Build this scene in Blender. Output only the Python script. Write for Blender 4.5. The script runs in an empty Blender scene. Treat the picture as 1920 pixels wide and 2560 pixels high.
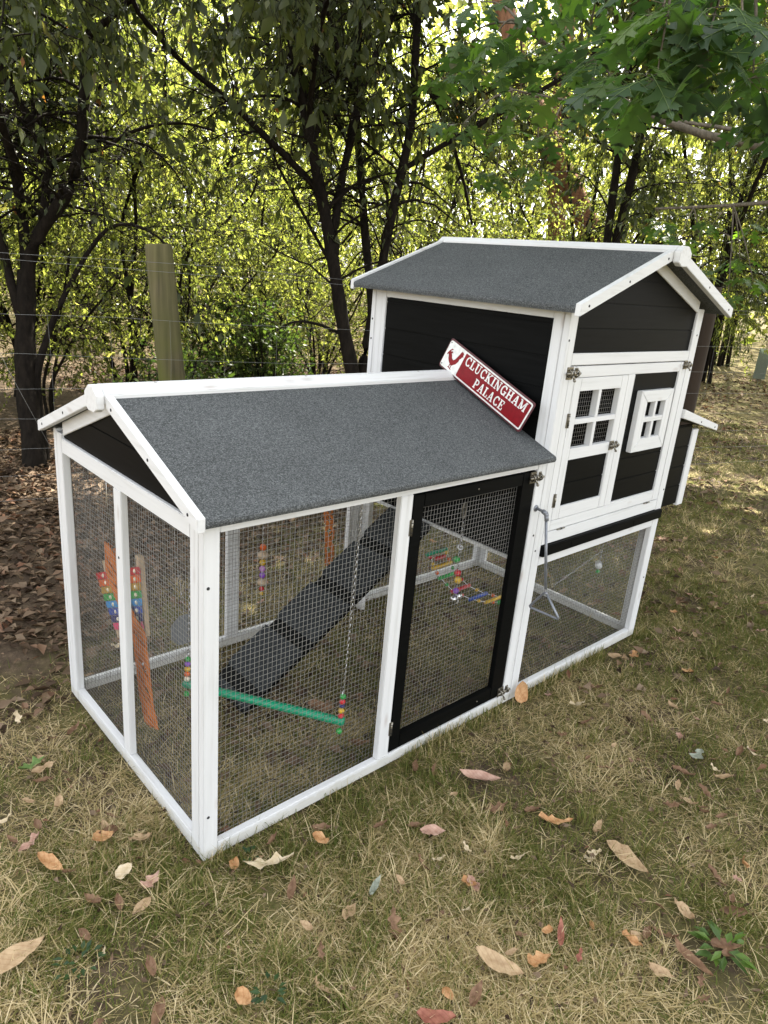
import bpy, bmesh, math, random
import numpy as np
from mathutils import Vector, Matrix
from mathutils.geometry import tessellate_polygon

scene = bpy.context.scene
COL = scene.collection
rng = np.random.default_rng(11)
random.seed(5)

# ------------------------------------------------------------------ camera
CAM = np.array([-0.7233, -1.3376, 1.5302])
YAW, PITCH, ROLL, FPX = 0.7603, -0.3302, 0.0877, 1767.7
fw = np.array([math.sin(YAW) * math.cos(PITCH), math.cos(YAW) * math.cos(PITCH), math.sin(PITCH)])
rt = np.array([math.cos(YAW), -math.sin(YAW), 0.0])
up = np.cross(rt, fw)
c_, s_ = math.cos(ROLL), math.sin(ROLL)
rt, up = c_ * rt + s_ * up, -s_ * rt + c_ * up
cam = bpy.data.cameras.new('camera')
cam.sensor_fit = 'VERTICAL'
cam.sensor_height = 36.0
cam.lens = FPX / 2560 * 36.0
cam.clip_start = 0.05
cam.clip_end = 2000
cam_ob = bpy.data.objects.new('camera', cam)
COL.objects.link(cam_ob)
cam_ob.matrix_world = Matrix(((rt[0], up[0], -fw[0], CAM[0]), (rt[1], up[1], -fw[1], CAM[1]),
                              (rt[2], up[2], -fw[2], CAM[2]), (0, 0, 0, 1)))
scene.camera = cam_ob

# ------------------------------------------------------------------ light
SUN_AZ, SUN_EL = math.radians(60), math.radians(53)
world = bpy.data.worlds.new('World')
scene.world = world
world.use_nodes = True
wn = world.node_tree.nodes
sky = wn.new('ShaderNodeTexSky')
sky.sky_type = 'NISHITA'
sky.sun_disc = False
sky.sun_elevation = SUN_EL
sky.sun_rotation = SUN_AZ
sky.air_density = 1.0
sky.dust_density = 2.5
sky.ozone_density = 0.8
bg = wn['Background']
bg.inputs['Strength'].default_value = 0.12
hs = wn.new('ShaderNodeHueSaturation')      # thin bright cloud: a paler sky
hs.inputs['Saturation'].default_value = 0.2
world.node_tree.links.new(sky.outputs[0], hs.inputs['Color'])
world.node_tree.links.new(hs.outputs[0], bg.inputs[0])
sun = bpy.data.lights.new('sun', 'SUN')
sun.energy = 5.0
sun.angle = math.radians(0.5)
sun.color = (1.0, 0.94, 0.82)
sun_ob = bpy.data.objects.new('sun', sun)
COL.objects.link(sun_ob)
sv = Vector((math.sin(SUN_AZ) * math.cos(SUN_EL), math.cos(SUN_AZ) * math.cos(SUN_EL), math.sin(SUN_EL)))
sun_ob.rotation_euler = sv.to_track_quat('Z', 'Y').to_euler()
sun_ob.location = (20, 10, 30)
scene.view_settings.view_transform = 'Standard'
scene.view_settings.look = 'None'
scene.view_settings.gamma = 1.0
scene.view_settings.exposure = 2.6
scene.cycles.use_denoising = True
scene.cycles.denoising_input_passes = 'RGB_ALBEDO_NORMAL'
scene.cycles.denoising_prefilter = 'ACCURATE'
scene.cycles.use_adaptive_sampling = False
scene.cycles.max_bounces = 8
scene.cycles.diffuse_bounces = 4
scene.cycles.transmission_bounces = 5
scene.cycles.transparent_max_bounces = 6
scene.cycles.sample_clamp_indirect = 6.0


# ------------------------------------------------------------------ materials
def nodes(name):
    m = bpy.data.materials.new(name)
    m.use_nodes = True
    nt = m.node_tree
    b = nt.nodes['Principled BSDF']
    return m, nt, b


def N(nt, kind, **kw):
    n = nt.nodes.new(kind)
    for k, v in kw.items():
        if k in n.inputs:
            n.inputs[k].default_value = v
        else:
            setattr(n, k, v)
    return n


def ramp(nt, fac, stops, interp='LINEAR'):
    r = nt.nodes.new('ShaderNodeValToRGB')
    r.color_ramp.interpolation = interp
    e = r.color_ramp.elements
    while len(e) < len(stops):
        e.new(0.5)
    for i, (p, c) in enumerate(stops):
        e[i].position = p
        e[i].color = (*c, 1) if len(c) == 3 else c
    nt.links.new(fac, r.inputs[0])
    return r.outputs[0]


def bump(nt, b, height, strength=0.3, dist=0.002):
    n = N(nt, 'ShaderNodeBump', Strength=strength, Distance=dist)
    nt.links.new(height, n.inputs['Height'])
    nt.links.new(n.outputs[0], b.inputs['Normal'])


def objco(nt, scale):
    t = nt.nodes.new('ShaderNodeTexCoord')
    m = N(nt, 'ShaderNodeMapping')
    m.inputs['Scale'].default_value = scale
    nt.links.new(t.outputs['Object'], m.inputs[0])
    return m.outputs[0]


def plain(name, col, rough=0.5, metal=0.0, spec=0.5):
    m, nt, b = nodes(name)
    n = N(nt, 'ShaderNodeTexNoise', Scale=60.0, Detail=3.0)
    nt.links.new(objco(nt, (1, 1, 1)), n.inputs['Vector'])
    dk = tuple(c * 0.82 for c in col)
    lt = tuple(min(1, c * 1.1) for c in col)
    nt.links.new(ramp(nt, n.outputs[0], [(0.3, dk), (0.7, lt)]), b.inputs['Base Color'])
    b.inputs['Roughness'].default_value = rough
    b.inputs['Metallic'].default_value = metal
    b.inputs['Specular IOR Level'].default_value = spec
    return m


def white_wood(axis):
    m, nt, b = nodes('white_painted_wood_' + axis)
    sc = {'x': (3, 60, 60), 'y': (60, 3, 60), 'z': (60, 60, 3)}[axis]
    n = N(nt, 'ShaderNodeTexNoise', Scale=1.0, Detail=5.0, Roughness=0.6)
    nt.links.new(objco(nt, sc), n.inputs['Vector'])
    grain = ramp(nt, n.outputs[0], [(0.22, (0.54, 0.535, 0.51)), (0.45, (0.66, 0.66, 0.65)), (0.8, (0.72, 0.72, 0.71))])
    kn = N(nt, 'ShaderNodeTexVoronoi', Scale=1.0)
    ks = {'x': (5, 16, 16), 'y': (16, 5, 16), 'z': (16, 16, 5)}[axis]
    nt.links.new(objco(nt, ks), kn.inputs['Vector'])
    kf = ramp(nt, kn.outputs['Distance'], [(0.03, (1, 1, 1)), (0.17, (0, 0, 0))])
    mx = N(nt, 'ShaderNodeMix', data_type='RGBA', blend_type='MULTIPLY')
    mf = N(nt, 'ShaderNodeMath', operation='MULTIPLY')
    nt.links.new(kf, mf.inputs[0])
    mf.inputs[1].default_value = 0.65
    nt.links.new(mf.outputs[0], mx.inputs[0])
    nt.links.new(grain, mx.inputs[6])
    mx.inputs[7].default_value = (0.66, 0.58, 0.54, 1)
    sz_ = N(nt, 'ShaderNodeSeparateXYZ')
    nt.links.new(objco(nt, (1, 1, 1)), sz_.inputs[0])
    gn = N(nt, 'ShaderNodeTexNoise', Scale=26.0, Detail=5.0, Roughness=0.7)
    nt.links.new(objco(nt, (1, 1, 1)), gn.inputs['Vector'])
    ga = N(nt, 'ShaderNodeMath', operation='MULTIPLY_ADD')
    nt.links.new(gn.outputs[0], ga.inputs[0])
    ga.inputs[1].default_value = -0.05
    nt.links.new(sz_.outputs[2], ga.inputs[2])
    gf = ramp(nt, ga.outputs[0], [(0.0, (0.35, 0.35, 0.35)), (0.01, (0, 0, 0))])
    gm = N(nt, 'ShaderNodeMix', data_type='RGBA')
    nt.links.new(gf, gm.inputs[0])
    nt.links.new(mx.outputs[2], gm.inputs[6])
    gm.inputs[7].default_value = (0.42, 0.38, 0.27, 1)
    nt.links.new(gm.outputs[2], b.inputs['Base Color'])
    b.inputs['Roughness'].default_value = 0.55
    b.inputs['Specular IOR Level'].default_value = 0.35
    bump(nt, b, n.outputs[0], 0.15, 0.001)
    return m


WHITE = {a: white_wood(a) for a in 'xyz'}


def black_paint():
    m, nt, b = nodes('black_painted_boards')
    n = N(nt, 'ShaderNodeTexNoise', Scale=1.0, Detail=5.0)
    nt.links.new(objco(nt, (6, 6, 90)), n.inputs['Vector'])
    nt.links.new(ramp(nt, n.outputs[0], [(0.3, (0.0018, 0.002, 0.002)), (0.75, (0.004, 0.0043, 0.0043))]), b.inputs['Base Color'])
    b.inputs['Roughness'].default_value = 0.5
    b.inputs['Specular IOR Level'].default_value = 0.07
    bump(nt, b, n.outputs[0], 0.3, 0.001)
    return m


BLACK = black_paint()


def felt(name, lo, mid, hi):
    m, nt, b = nodes(name)
    co = objco(nt, (1, 1, 1))
    v = N(nt, 'ShaderNodeTexVoronoi', Scale=420.0)
    nt.links.new(co, v.inputs['Vector'])
    n2 = N(nt, 'ShaderNodeTexNoise', Scale=160.0, Detail=4.0, Roughness=0.8)
    nt.links.new(co, n2.inputs['Vector'])
    sep = N(nt, 'ShaderNodeSeparateColor')
    nt.links.new(v.outputs['Color'], sep.inputs[0])
    ad = N(nt, 'ShaderNodeMix', data_type='FLOAT')
    ad.inputs[0].default_value = 0.55
    nt.links.new(sep.outputs[0], ad.inputs[2])
    nt.links.new(n2.outputs[0], ad.inputs[3])
    c = ramp(nt, ad.outputs[0], [(0.22, lo), (0.5, mid), (0.78, hi)])
    big = N(nt, 'ShaderNodeTexNoise', Scale=6.0, Detail=4.0)
    nt.links.new(co, big.inputs['Vector'])
    g = ramp(nt, big.outputs[0], [(0.3, (0.86, 0.86, 0.86)), (0.7, (1, 1, 1))])
    mx = N(nt, 'ShaderNodeMix', data_type='RGBA', blend_type='MULTIPLY')
    mx.inputs[0].default_value = 1.0
    nt.links.new(c, mx.inputs[6])
    nt.links.new(g, mx.inputs[7])
    nt.links.new(mx.outputs[2], b.inputs['Base Color'])
    b.inputs['Roughness'].default_value = 0.9
    b.inputs['Specular IOR Level'].default_value = 0.2
    bump(nt, b, ad.outputs[0], 0.9, 0.002)
    return m


FELT = felt('grey_roofing_felt', (0.036, 0.039, 0.039), (0.084, 0.089, 0.089), (0.18, 0.188, 0.188))
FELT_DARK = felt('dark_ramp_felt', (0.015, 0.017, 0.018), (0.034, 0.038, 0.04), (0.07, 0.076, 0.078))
WIRE = plain('galvanised_wire', (0.25, 0.24, 0.215), 0.5, 0.1)
STEEL = plain('grey_steel_tube', (0.22, 0.23, 0.25), 0.4, 0.4)
NICKEL = plain('nickel_hardware', (0.24, 0.22, 0.18), 0.35, 0.9)
SCREW = plain('dark_screw_head', (0.02, 0.02, 0.02), 0.5, 0.3)
FWIRE = plain('weathered_fence_wire', (0.2, 0.2, 0.19), 0.6, 0.2)
CHROME = plain('chromed_chain', (0.62, 0.62, 0.62), 0.22, 1.0)


def paint(name, col):
    return plain(name, col, 0.35)


PCOL = {k: paint('toy_paint_' + k, v) for k, v in dict(
    red=(0.50, 0.012, 0.02), orange=(0.62, 0.11, 0.015), yellow=(0.62, 0.38, 0.02), mustard=(0.42, 0.25, 0.03),
    green=(0.02, 0.30, 0.05), teal=(0.0, 0.26, 0.125), sky=(0.03, 0.25, 0.55), blue=(0.015, 0.06, 0.33),
    navy=(0.02, 0.02, 0.12), pink=(0.62, 0.05, 0.14), purple=(0.22, 0.06, 0.42), lilac=(0.5, 0.22, 0.55),
    tan=(0.48, 0.36, 0.24), cream=(0.75, 0.68, 0.52), grey=(0.16, 0.17, 0.18), white=(0.75, 0.75, 0.75)).items()}
ORANGE = plain('orange_raffia', (0.44, 0.13, 0.022), 0.8)
SIGN_RED = plain('sign_red_enamel', (0.20, 0.0025, 0.007), 0.4, 0.0, 0.2)
SIGN_DARK = plain('sign_dark_red_edge', (0.07, 0.004, 0.008), 0.4)
SIGN_WHITE = plain('sign_white_enamel', (0.72, 0.72, 0.68), 0.4)


def leaf_mat(name, cols, trans_gain=(1.5, 1.7, 0.7), trans=0.45, rough=0.45, spec=0.35):
    m, nt, b = nodes(name)
    a = N(nt, 'ShaderNodeAttribute', attribute_name='rnd')
    k = len(cols)
    c = ramp(nt, a.outputs['Fac'], [(i / (k - 1), col) for i, col in enumerate(cols)])
    nt.links.new(c, b.inputs['Base Color'])
    b.inputs['Roughness'].default_value = rough
    b.inputs['Specular IOR Level'].default_value = spec
    if trans > 0:
        g = N(nt, 'ShaderNodeMix', data_type='RGBA', blend_type='MULTIPLY')
        g.inputs[0].default_value = 1.0
        nt.links.new(c, g.inputs[6])
        g.inputs[7].default_value = (*trans_gain, 1)
        t = N(nt, 'ShaderNodeBsdfTranslucent')
        nt.links.new(g.outputs[2], t.inputs['Color'])
        ms = N(nt, 'ShaderNodeMixShader')
        ms.inputs[0].default_value = trans
        nt.links.new(b.outputs[0], ms.inputs[1])
        nt.links.new(t.outputs[0], ms.inputs[2])
        nt.links.new(ms.outputs[0], nt.nodes['Material Output'].inputs[0])
    return m


LEAF = leaf_mat('shrub_tree_leaf', [(0.025, 0.036, 0.012), (0.042, 0.055, 0.018), (0.065, 0.078, 0.028), (0.10, 0.11, 0.05), (0.18, 0.08, 0.03)], (1.9, 1.9, 0.8), 0.42)
LEAF_BG = leaf_mat('woodland_leaf', [(0.06, 0.08, 0.022), (0.115, 0.135, 0.04), (0.18, 0.195, 0.07), (0.25, 0.235, 0.10)], (2.15, 2.1, 1.05), 0.64)
LEAF_BUSH = leaf_mat('bush_leaf', [(0.03, 0.05, 0.016), (0.055, 0.08, 0.022), (0.10, 0.12, 0.035)], trans=0.45, spec=0.2)
LEAF_OAK = leaf_mat('oak_leaf', [(0.045, 0.078, 0.045), (0.062, 0.105, 0.045), (0.095, 0.15, 0.04), (0.14, 0.20, 0.042), (0.22, 0.27, 0.13)], (1.5, 2.0, 0.5), 0.48, 0.42, 0.5)
GRASS = leaf_mat('grass_blade', [(0.085, 0.115, 0.022), (0.15, 0.15, 0.038), (0.30, 0.24, 0.10), (0.46, 0.36, 0.18), (0.68, 0.56, 0.345)], (1.2, 1.2, 0.8), 0.25, 0.7, 0.15)
LITTER = leaf_mat('dead_leaf_litter', [(0.045, 0.028, 0.018), (0.09, 0.058, 0.035), (0.15, 0.10, 0.062), (0.22, 0.16, 0.105), (0.19, 0.095, 0.055)], (1.1, 1.0, 0.8), 0.15, 0.7, 0.15)
WEED = leaf_mat('weed_leaf', [(0.025, 0.055, 0.02), (0.045, 0.085, 0.026), (0.12, 0.20, 0.035)], trans=0.35)


def bark(name, lo, hi, sc=30):
    m, nt, b = nodes(name)
    n = N(nt, 'ShaderNodeTexNoise', Scale=1.0, Detail=6.0, Roughness=0.7)
    nt.links.new(objco(nt, (sc, sc, sc * 0.3)), n.inputs['Vector'])
    nt.links.new(ramp(nt, n.outputs[0], [(0.3, lo), (0.7, hi)]), b.inputs['Base Color'])
    b.inputs['Roughness'].default_value = 0.9
    b.inputs['Specular IOR Level'].default_value = 0.1
    bump(nt, b, n.outputs[0], 0.8, 0.01)
    return m


BARK = bark('dark_bark', (0.005, 0.004, 0.003), (0.02, 0.0155, 0.0115))
BARK_OAK = bark('grey_oak_bark', (0.07, 0.06, 0.045), (0.20, 0.17, 0.13), 60)
BARK_PINE = bark('red_pine_bark', (0.10, 0.045, 0.025), (0.28, 0.14, 0.08), 14)


def post_wood(name, lo, hi, top):
    m, nt, b = nodes(name)
    n = N(nt, 'ShaderNodeTexNoise', Scale=1.0, Detail=6.0)
    nt.links.new(objco(nt, (40, 40, 2.2)), n.inputs['Vector'])
    c = ramp(nt, n.outputs[0], [(0.3, lo), (0.7, hi)])
    n2 = N(nt, 'ShaderNodeTexNoise', Scale=2.2, Detail=3.0)
    nt.links.new(objco(nt, (1, 1, 0.8)), n2.inputs['Vector'])
    f = ramp(nt, n2.outputs[0], [(0.34, (0, 0, 0)), (0.58, (1, 1, 1))])
    mx = N(nt, 'ShaderNodeMix', data_type='RGBA')
    nt.links.new(f, mx.inputs[0])
    nt.links.new(c, mx.inputs[6])
    mx.inputs[7].default_value = (*top, 1)
    nt.links.new(mx.outputs[2], b.inputs['Base Color'])
    b.inputs['Roughness'].default_value = 0.85
    bump(nt, b, n.outputs[0], 0.6, 0.004)
    return m


POST_GREEN = post_wood('mossy_post_wood', (0.06, 0.05, 0.024), (0.15, 0.125, 0.062), (0.085, 0.09, 0.012))
POST_BROWN = post_wood('brown_post_wood', (0.02, 0.011, 0.005), (0.045, 0.026, 0.012), (0.025, 0.014, 0.006))


def ground_mat():
    m, nt, b = nodes('ground_soil_and_turf')
    co = objco(nt, (1, 1, 1))

    def noise(s, d=5.0, r=0.6):
        n = N(nt, 'ShaderNodeTexNoise', Scale=s, Detail=d, Roughness=r)
        nt.links.new(co, n.inputs['Vector'])
        return n.outputs[0]

    soil = ramp(nt, noise(28.0, 7.0, 0.75), [(0.3, (0.045, 0.032, 0.022)), (0.55, (0.10, 0.072, 0.048)), (0.75, (0.19, 0.14, 0.085))])
    turf = ramp(nt, noise(45.0, 7.0, 0.8), [(0.3, (0.06, 0.06, 0.022)), (0.5, (0.13, 0.115, 0.045)), (0.7, (0.24, 0.19, 0.09))])
    moss = ramp(nt, noise(60.0, 6.0, 0.8), [(0.35, (0.05, 0.055, 0.012)), (0.65, (0.12, 0.12, 0.025))])
    far = ramp(nt, noise(1.1, 9.0, 0.85), [(0.3, (0.05, 0.038, 0.022)), (0.5, (0.10, 0.08, 0.036)), (0.7, (0.075, 0.09, 0.026))])
    mk = ramp(nt, noise(2.2, 5.0, 0.6), [(0.42, (0, 0, 0)), (0.58, (1, 1, 1))])
    mk2 = ramp(nt, noise(3.7, 4.0, 0.6), [(0.55, (0, 0, 0)), (0.66, (1, 1, 1))])
    a = N(nt, 'ShaderNodeMix', data_type='RGBA')
    nt.links.new(mk, a.inputs[0])
    nt.links.new(soil, a.inputs[6])
    nt.links.new(turf, a.inputs[7])
    a2 = N(nt, 'ShaderNodeMix', data_type='RGBA')
    nt.links.new(mk2, a2.inputs[0])
    nt.links.new(a.outputs[2], a2.inputs[6])
    nt.links.new(moss, a2.inputs[7])
    # soil under the trees behind the coop, lawn elsewhere
    sx = N(nt, 'ShaderNodeSeparateXYZ')
    nt.links.new(co, sx.inputs[0])
    t1 = N(nt, 'ShaderNodeMath', operation='MULTIPLY_ADD')
    nt.links.new(sx.outputs[0], t1.inputs[0])
    t1.inputs[1].default_value = -0.42
    nt.links.new(sx.outputs[1], t1.inputs[2])
    t2 = N(nt, 'ShaderNodeMath', operation='MULTIPLY_ADD')
    nt.links.new(noise(1.4, 4.0), t2.inputs[0])
    t2.inputs[1].default_value = 1.0
    nt.links.new(t1.outputs[0], t2.inputs[2])
    t3 = N(nt, 'ShaderNodeMath', operation='MULTIPLY')
    nt.links.new(t2.outputs[0], t3.inputs[0])
    t3.inputs[1].default_value = 0.5
    t2 = t3
    zf = ramp(nt, t2.outputs[0], [(0.78, (0, 0, 0)), (1.0, (1, 1, 1))])
    a3 = N(nt, 'ShaderNodeMix', data_type='RGBA')
    nt.links.new(zf, a3.inputs[0])
    nt.links.new(a2.outputs[2], a3.inputs[6])
    nt.links.new(soil, a3.inputs[7])
    ln = N(nt, 'ShaderNodeVectorMath', operation='LENGTH')
    nt.links.new(co, ln.inputs[0])
    dv = N(nt, 'ShaderNodeMath', operation='DIVIDE')
    nt.links.new(ln.outputs['Value'], dv.inputs[0])
    dv.inputs[1].default_value = 20.0
    ff = ramp(nt, dv.outputs[0], [(0.42, (0, 0, 0)), (0.62, (1, 1, 1))])
    a4 = N(nt, 'ShaderNodeMix', data_type='RGBA')
    nt.links.new(ff, a4.inputs[0])
    nt.links.new(a3.outputs[2], a4.inputs[6])
    nt.links.new(far, a4.inputs[7])
    nt.links.new(a4.outputs[2], b.inputs['Base Color'])
    b.inputs['Roughness'].default_value = 0.95
    b.inputs['Specular IOR Level'].default_value = 0.1
    bump(nt, b, noise(60.0, 8.0, 0.8), 0.8, 0.01)
    return m


GROUND = ground_mat()

# ------------------------------------------------------------------ mesh helpers
IDM = Matrix.Identity(4)


def tag(o, label=None, cat=None, group=None, kind=None):
    for k, v in (('label', label), ('category', cat), ('group', group), ('kind', kind)):
        if v:
            o[k] = v
    return o


def empty(name, loc=(0, 0, 0), rz=0.0):
    o = bpy.data.objects.new(name, None)
    o.empty_display_size = 0.1
    o.location = loc
    o.rotation_euler = (0, 0, rz)
    COL.objects.link(o)
    return o


def link(name, me, parent=None):
    o = bpy.data.objects.new(name, me)
    COL.objects.link(o)
    if parent is not None:
        o.parent = parent
    return o


class BM:
    """collects shapes into one mesh; mat index per face"""

    def __init__(self):
        self.bm = bmesh.new()
        self.mats = []

    def mi(self, m):
        if m not in self.mats:
            self.mats.append(m)
        return self.mats.index(m)

    def _merge(self, t, m, smooth=False):
        i = self.mi(m)
        for f in t.faces:
            f.material_index = i
            f.smooth = smooth
        me = bpy.data.meshes.new('tmp')
        t.to_mesh(me)
        t.free()
        self.bm.from_mesh(me)
        bpy.data.meshes.remove(me)

    def box(self, x0, x1, y0, y1, z0, z1, m, bev=0.002):
        t = bmesh.new()
        bmesh.ops.create_cube(t, size=1.0)
        for v in t.verts:
            v.co = Vector((x0 + (v.co.x + .5) * (x1 - x0), y0 + (v.co.y + .5) * (y1 - y0), z0 + (v.co.z + .5) * (z1 - z0)))
        if bev:
            bmesh.ops.bevel(t, geom=t.edges[:], offset=min(bev, 0.45 * min(x1 - x0, y1 - y0, z1 - z0)), segments=2, affect='EDGES')
        self._merge(t, m)
        return self

    def prism(self, pts, axis, a0, a1, m, bev=0.0, smooth=False):
        """pts: 2d outline in the plane across axis ('x': (y,z), 'y': (x,z), 'z': (x,y))"""
        t = bmesh.new()

        def P(p, a):
            return {'x': (a, p[0], p[1]), 'y': (p[0], a, p[1]), 'z': (p[0], p[1], a)}[axis]
        va = [t.verts.new(P(p, a0)) for p in pts]
        vb = [t.verts.new(P(p, a1)) for p in pts]
        n = len(pts)
        t.faces.new(va)
        t.faces.new(vb[::-1])
        for i in range(n):
            t.faces.new((va[i], vb[i], vb[(i + 1) % n], va[(i + 1) % n]))
        bmesh.ops.recalc_face_normals(t, faces=t.faces[:])
        if bev:
            bmesh.ops.bevel(t, geom=t.edges[:], offset=bev, segments=2, affect='EDGES')
        self._merge(t, m, smooth)
        return self

    def tube(self, pts, r, m, sides=8, cap=True):
        t = bmesh.new()
        pts = [Vector(p) for p in pts]
        rs = r if hasattr(r, '__len__') else [r] * len(pts)
        rings = []
        ref = Vector((0.13, 0.31, 0.94))
        for i, p in enumerate(pts):
            d = (pts[min(i + 1, len(pts) - 1)] - pts[max(i - 1, 0)]).normalized()
            if abs(d.dot(ref)) > 0.95:
                ref = Vector((0.9, 0.2, 0.1))
            a = d.cross(ref).normalized()
            b = d.cross(a)
            rings.append([t.verts.new(p + (a * math.cos(k * 2 * math.pi / sides) + b * math.sin(k * 2 * math.pi / sides)) * rs[i]) for k in range(sides)])
        for i in range(len(pts) - 1):
            for k in range(sides):
                t.faces.new((rings[i][k], rings[i][(k + 1) % sides], rings[i + 1][(k + 1) % sides], rings[i + 1][k]))
        if cap:
            t.faces.new(rings[0][::-1])
            t.faces.new(rings[-1])
        self._merge(t, m, True)
        return self

    def ball(self, c, r, m, sx=1, sy=1, sz=1, seg=12):
        t = bmesh.new()
        bmesh.ops.create_uvsphere(t, u_segments=seg, v_segments=max(6, seg // 2 + 2), radius=r)
        for v in t.verts:
            v.co = Vector((v.co.x * sx + c[0], v.co.y * sy + c[1], v.co.z * sz + c[2]))
        self._merge(t, m, True)
        return self

    def poly(self, pts3, m, thick, normal):
        """flat concave outline with thickness"""
        t = bmesh.new()
        n = Vector(normal).normalized()
        a = [t.verts.new(Vector(p)) for p in pts3]
        b = [t.verts.new(Vector(p) + n * thick) for p in pts3]
        tris = tessellate_polygon([[Vector(p) for p in pts3]])
        for i, j, k in tris:
            t.faces.new((b[i], b[j], b[k]))
        k = len(pts3)
        for i in range(k):
            t.faces.new((a[i], a[(i + 1) % k], b[(i + 1) % k], b[i]))
        bmesh.ops.recalc_face_normals(t, faces=t.faces[:])
        self._merge(t, m)
        return self

    def screw(self, p, axis, m=None, r=0.0042):
        """round sunken screw head: a thin disc standing proud 1 mm"""
        d = {'x': (1, 0, 0), 'y': (0, 1, 0), 'z': (0, 0, 1), '-x': (-1, 0, 0), '-y': (0, -1, 0)}[axis]
        p = Vector(p)
        self.tube([p - Vector(d) * 0.003, p + Vector(d) * 0.0008], r, m or SCREW, 10)
        return self

    def build(self, name, parent=None):
        me = bpy.data.meshes.new(name)
        self.bm.to_mesh(me)
        self.bm.free()
        for m in self.mats:
            me.materials.append(m)
        return link(name, me, parent)


def W(x0, x1, y0, y1, z0, z1):
    d = {'x': x1 - x0, 'y': y1 - y0, 'z': z1 - z0}
    return WHITE[max(d, key=d.get)]


def board(name, parent, x0, x1, y0, y1, z0, z1, bev=0.002, mat=None, screws=()):
    b = BM().box(x0, x1, y0, y1, z0, z1, mat or W(x0, x1, y0, y1, z0, z1), bev)
    for p, ax in screws:
        b.screw(p, ax)
    return b.build(name, parent)


def np_mesh(name, verts, faces, mats, rnd=None, smooth=False, parent=None, ret_mesh=False):
    """faces: int array (M,k) (or list of such arrays); rnd: per-face float"""
    if not isinstance(faces, list):
        faces = [faces]
    faces = [np.asarray(f, np.int32) for f in faces if len(f)]
    me = bpy.data.meshes.new(name)
    me.vertices.add(len(verts))
    me.vertices.foreach_set('co', np.asarray(verts, np.float32).ravel())
    tot = sum(f.size for f in faces)
    npoly = sum(len(f) for f in faces)
    me.loops.add(tot)
    me.loops.foreach_set('vertex_index', np.concatenate([f.ravel() for f in faces]))
    me.polygons.add(npoly)
    sizes = np.concatenate([np.full(len(f), f.shape[1], np.int32) for f in faces])
    starts = np.concatenate([[0], np.cumsum(sizes)[:-1]]).astype(np.int32)
    me.polygons.foreach_set('loop_start', starts)
    me.polygons.foreach_set('loop_total', sizes)
    if smooth:
        me.polygons.foreach_set('use_smooth', np.ones(npoly, bool))
    me.update(calc_edges=True)
    if rnd is not None:
        a = me.attributes.new('rnd', 'FLOAT', 'FACE')
        a.data.foreach_set('value', np.asarray(rnd, np.float32))
    for m in (mats if isinstance(mats, list) else [mats]):
        me.materials.append(m)
    if ret_mesh:
        return me
    return link(name, me, parent)


def nrm(v):
    return v / np.maximum(np.linalg.norm(v, axis=-1, keepdims=True), 1e-9)


# ------------------------------------------------------------------ the coop
Wd, L1, L = 0.9725, 1.298, 2.235
YR, XM = Wd / 2, (1.298 + 2.235) / 2
coop = empty('chicken_coop')
tag(coop, 'black and white wooden chicken coop with a wire run and a raised nesting house', 'chicken coop')


def rt_top(y):      # top of the run roof
    return 0.978 + 0.378 * (YR + 0.034 - abs(y - YR))


def ht_top(x):      # top of the house roof; the nest side was built a touch flatter
    k = 0.354 if x > XM else 0.385
    return 1.470 + 0.385 * 0.543 - k * abs(x - XM)


# --- posts
def post(x0, x1, y0, y1, z0, z1, screws=()):
    return board('post', coop, x0, x1, y0, y1, z0, z1, 0.002, None, screws)


post(0, 0.042, 0, 0.024, 0, 0.957, [((0.012, 0, 0.8), '-y'), ((0.014, 0, 0.14), '-y')])
post(0.0005, 0.0245, 0.0255, 0.066, 0.0, 0.95)
post(0.0005, 0.0245, 0.9025, 0.947, 0.0, 0.965)
post(0.001, 0.042, 0.9485, 0.9725, 0.0, 0.972)
post(0.613, 0.661, 0.0, 0.022, 0.0405, 0.932)
post(0.002, 0.022, 0.462, 0.511, 0.0455, 0.904, [((0.002, 0.49, 0.7), '-x')])
post(1.25, 1.2965, 0.0, 0.024, 0.0, 0.957, [((1.285, 0, 0.685), '-y')])
post(1.298, 1.343, -0.0005, 0.024, 0.0, 1.462, [((1.308, 0, 1.36), '-y'), ((1.312, 0, 0.62), '-y')])
post(1.2985, 1.322, 0.026, 0.066, 0.0, 1.462)
post(1.2985, 1.322, 0.886, 0.947, 0.0, 1.462)
post(1.298, 1.343, 0.9485, 0.9725, 0.0, 1.462, [((1.298, 0.96, 1.33), '-x'), ((1.298, 0.96, 1.25), '-x')])
post(2.183, 2.235, 0.0, 0.024, 0.0, 1.482, [((2.215, 0, 1.38), '-y'), ((2.222, 0, 0.72), '-y'), ((2.216, 0, 0.30), '-y')])
post(2.211, 2.2345, 0.0255, 0.066, 0.0, 1.475)
post(2.183, 2.235, 0.9485, 0.9725, 0.0, 1.48)
post(2.211, 2.2345, 0.9065, 0.947, 0.0, 1.475)
post(0.62, 0.675, 0.9505, 0.9715, 0.0405, 0.93)
post(1.24, 1.2965, 0.9485, 0.9725, 0.0, 0.95)


# --- rails
def rail(x0, x1, y0, y1, z0, z1, screws=()):
    return board('rail', coop, x0, x1, y0, y1, z0, z1, 0.002, None, screws)


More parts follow.
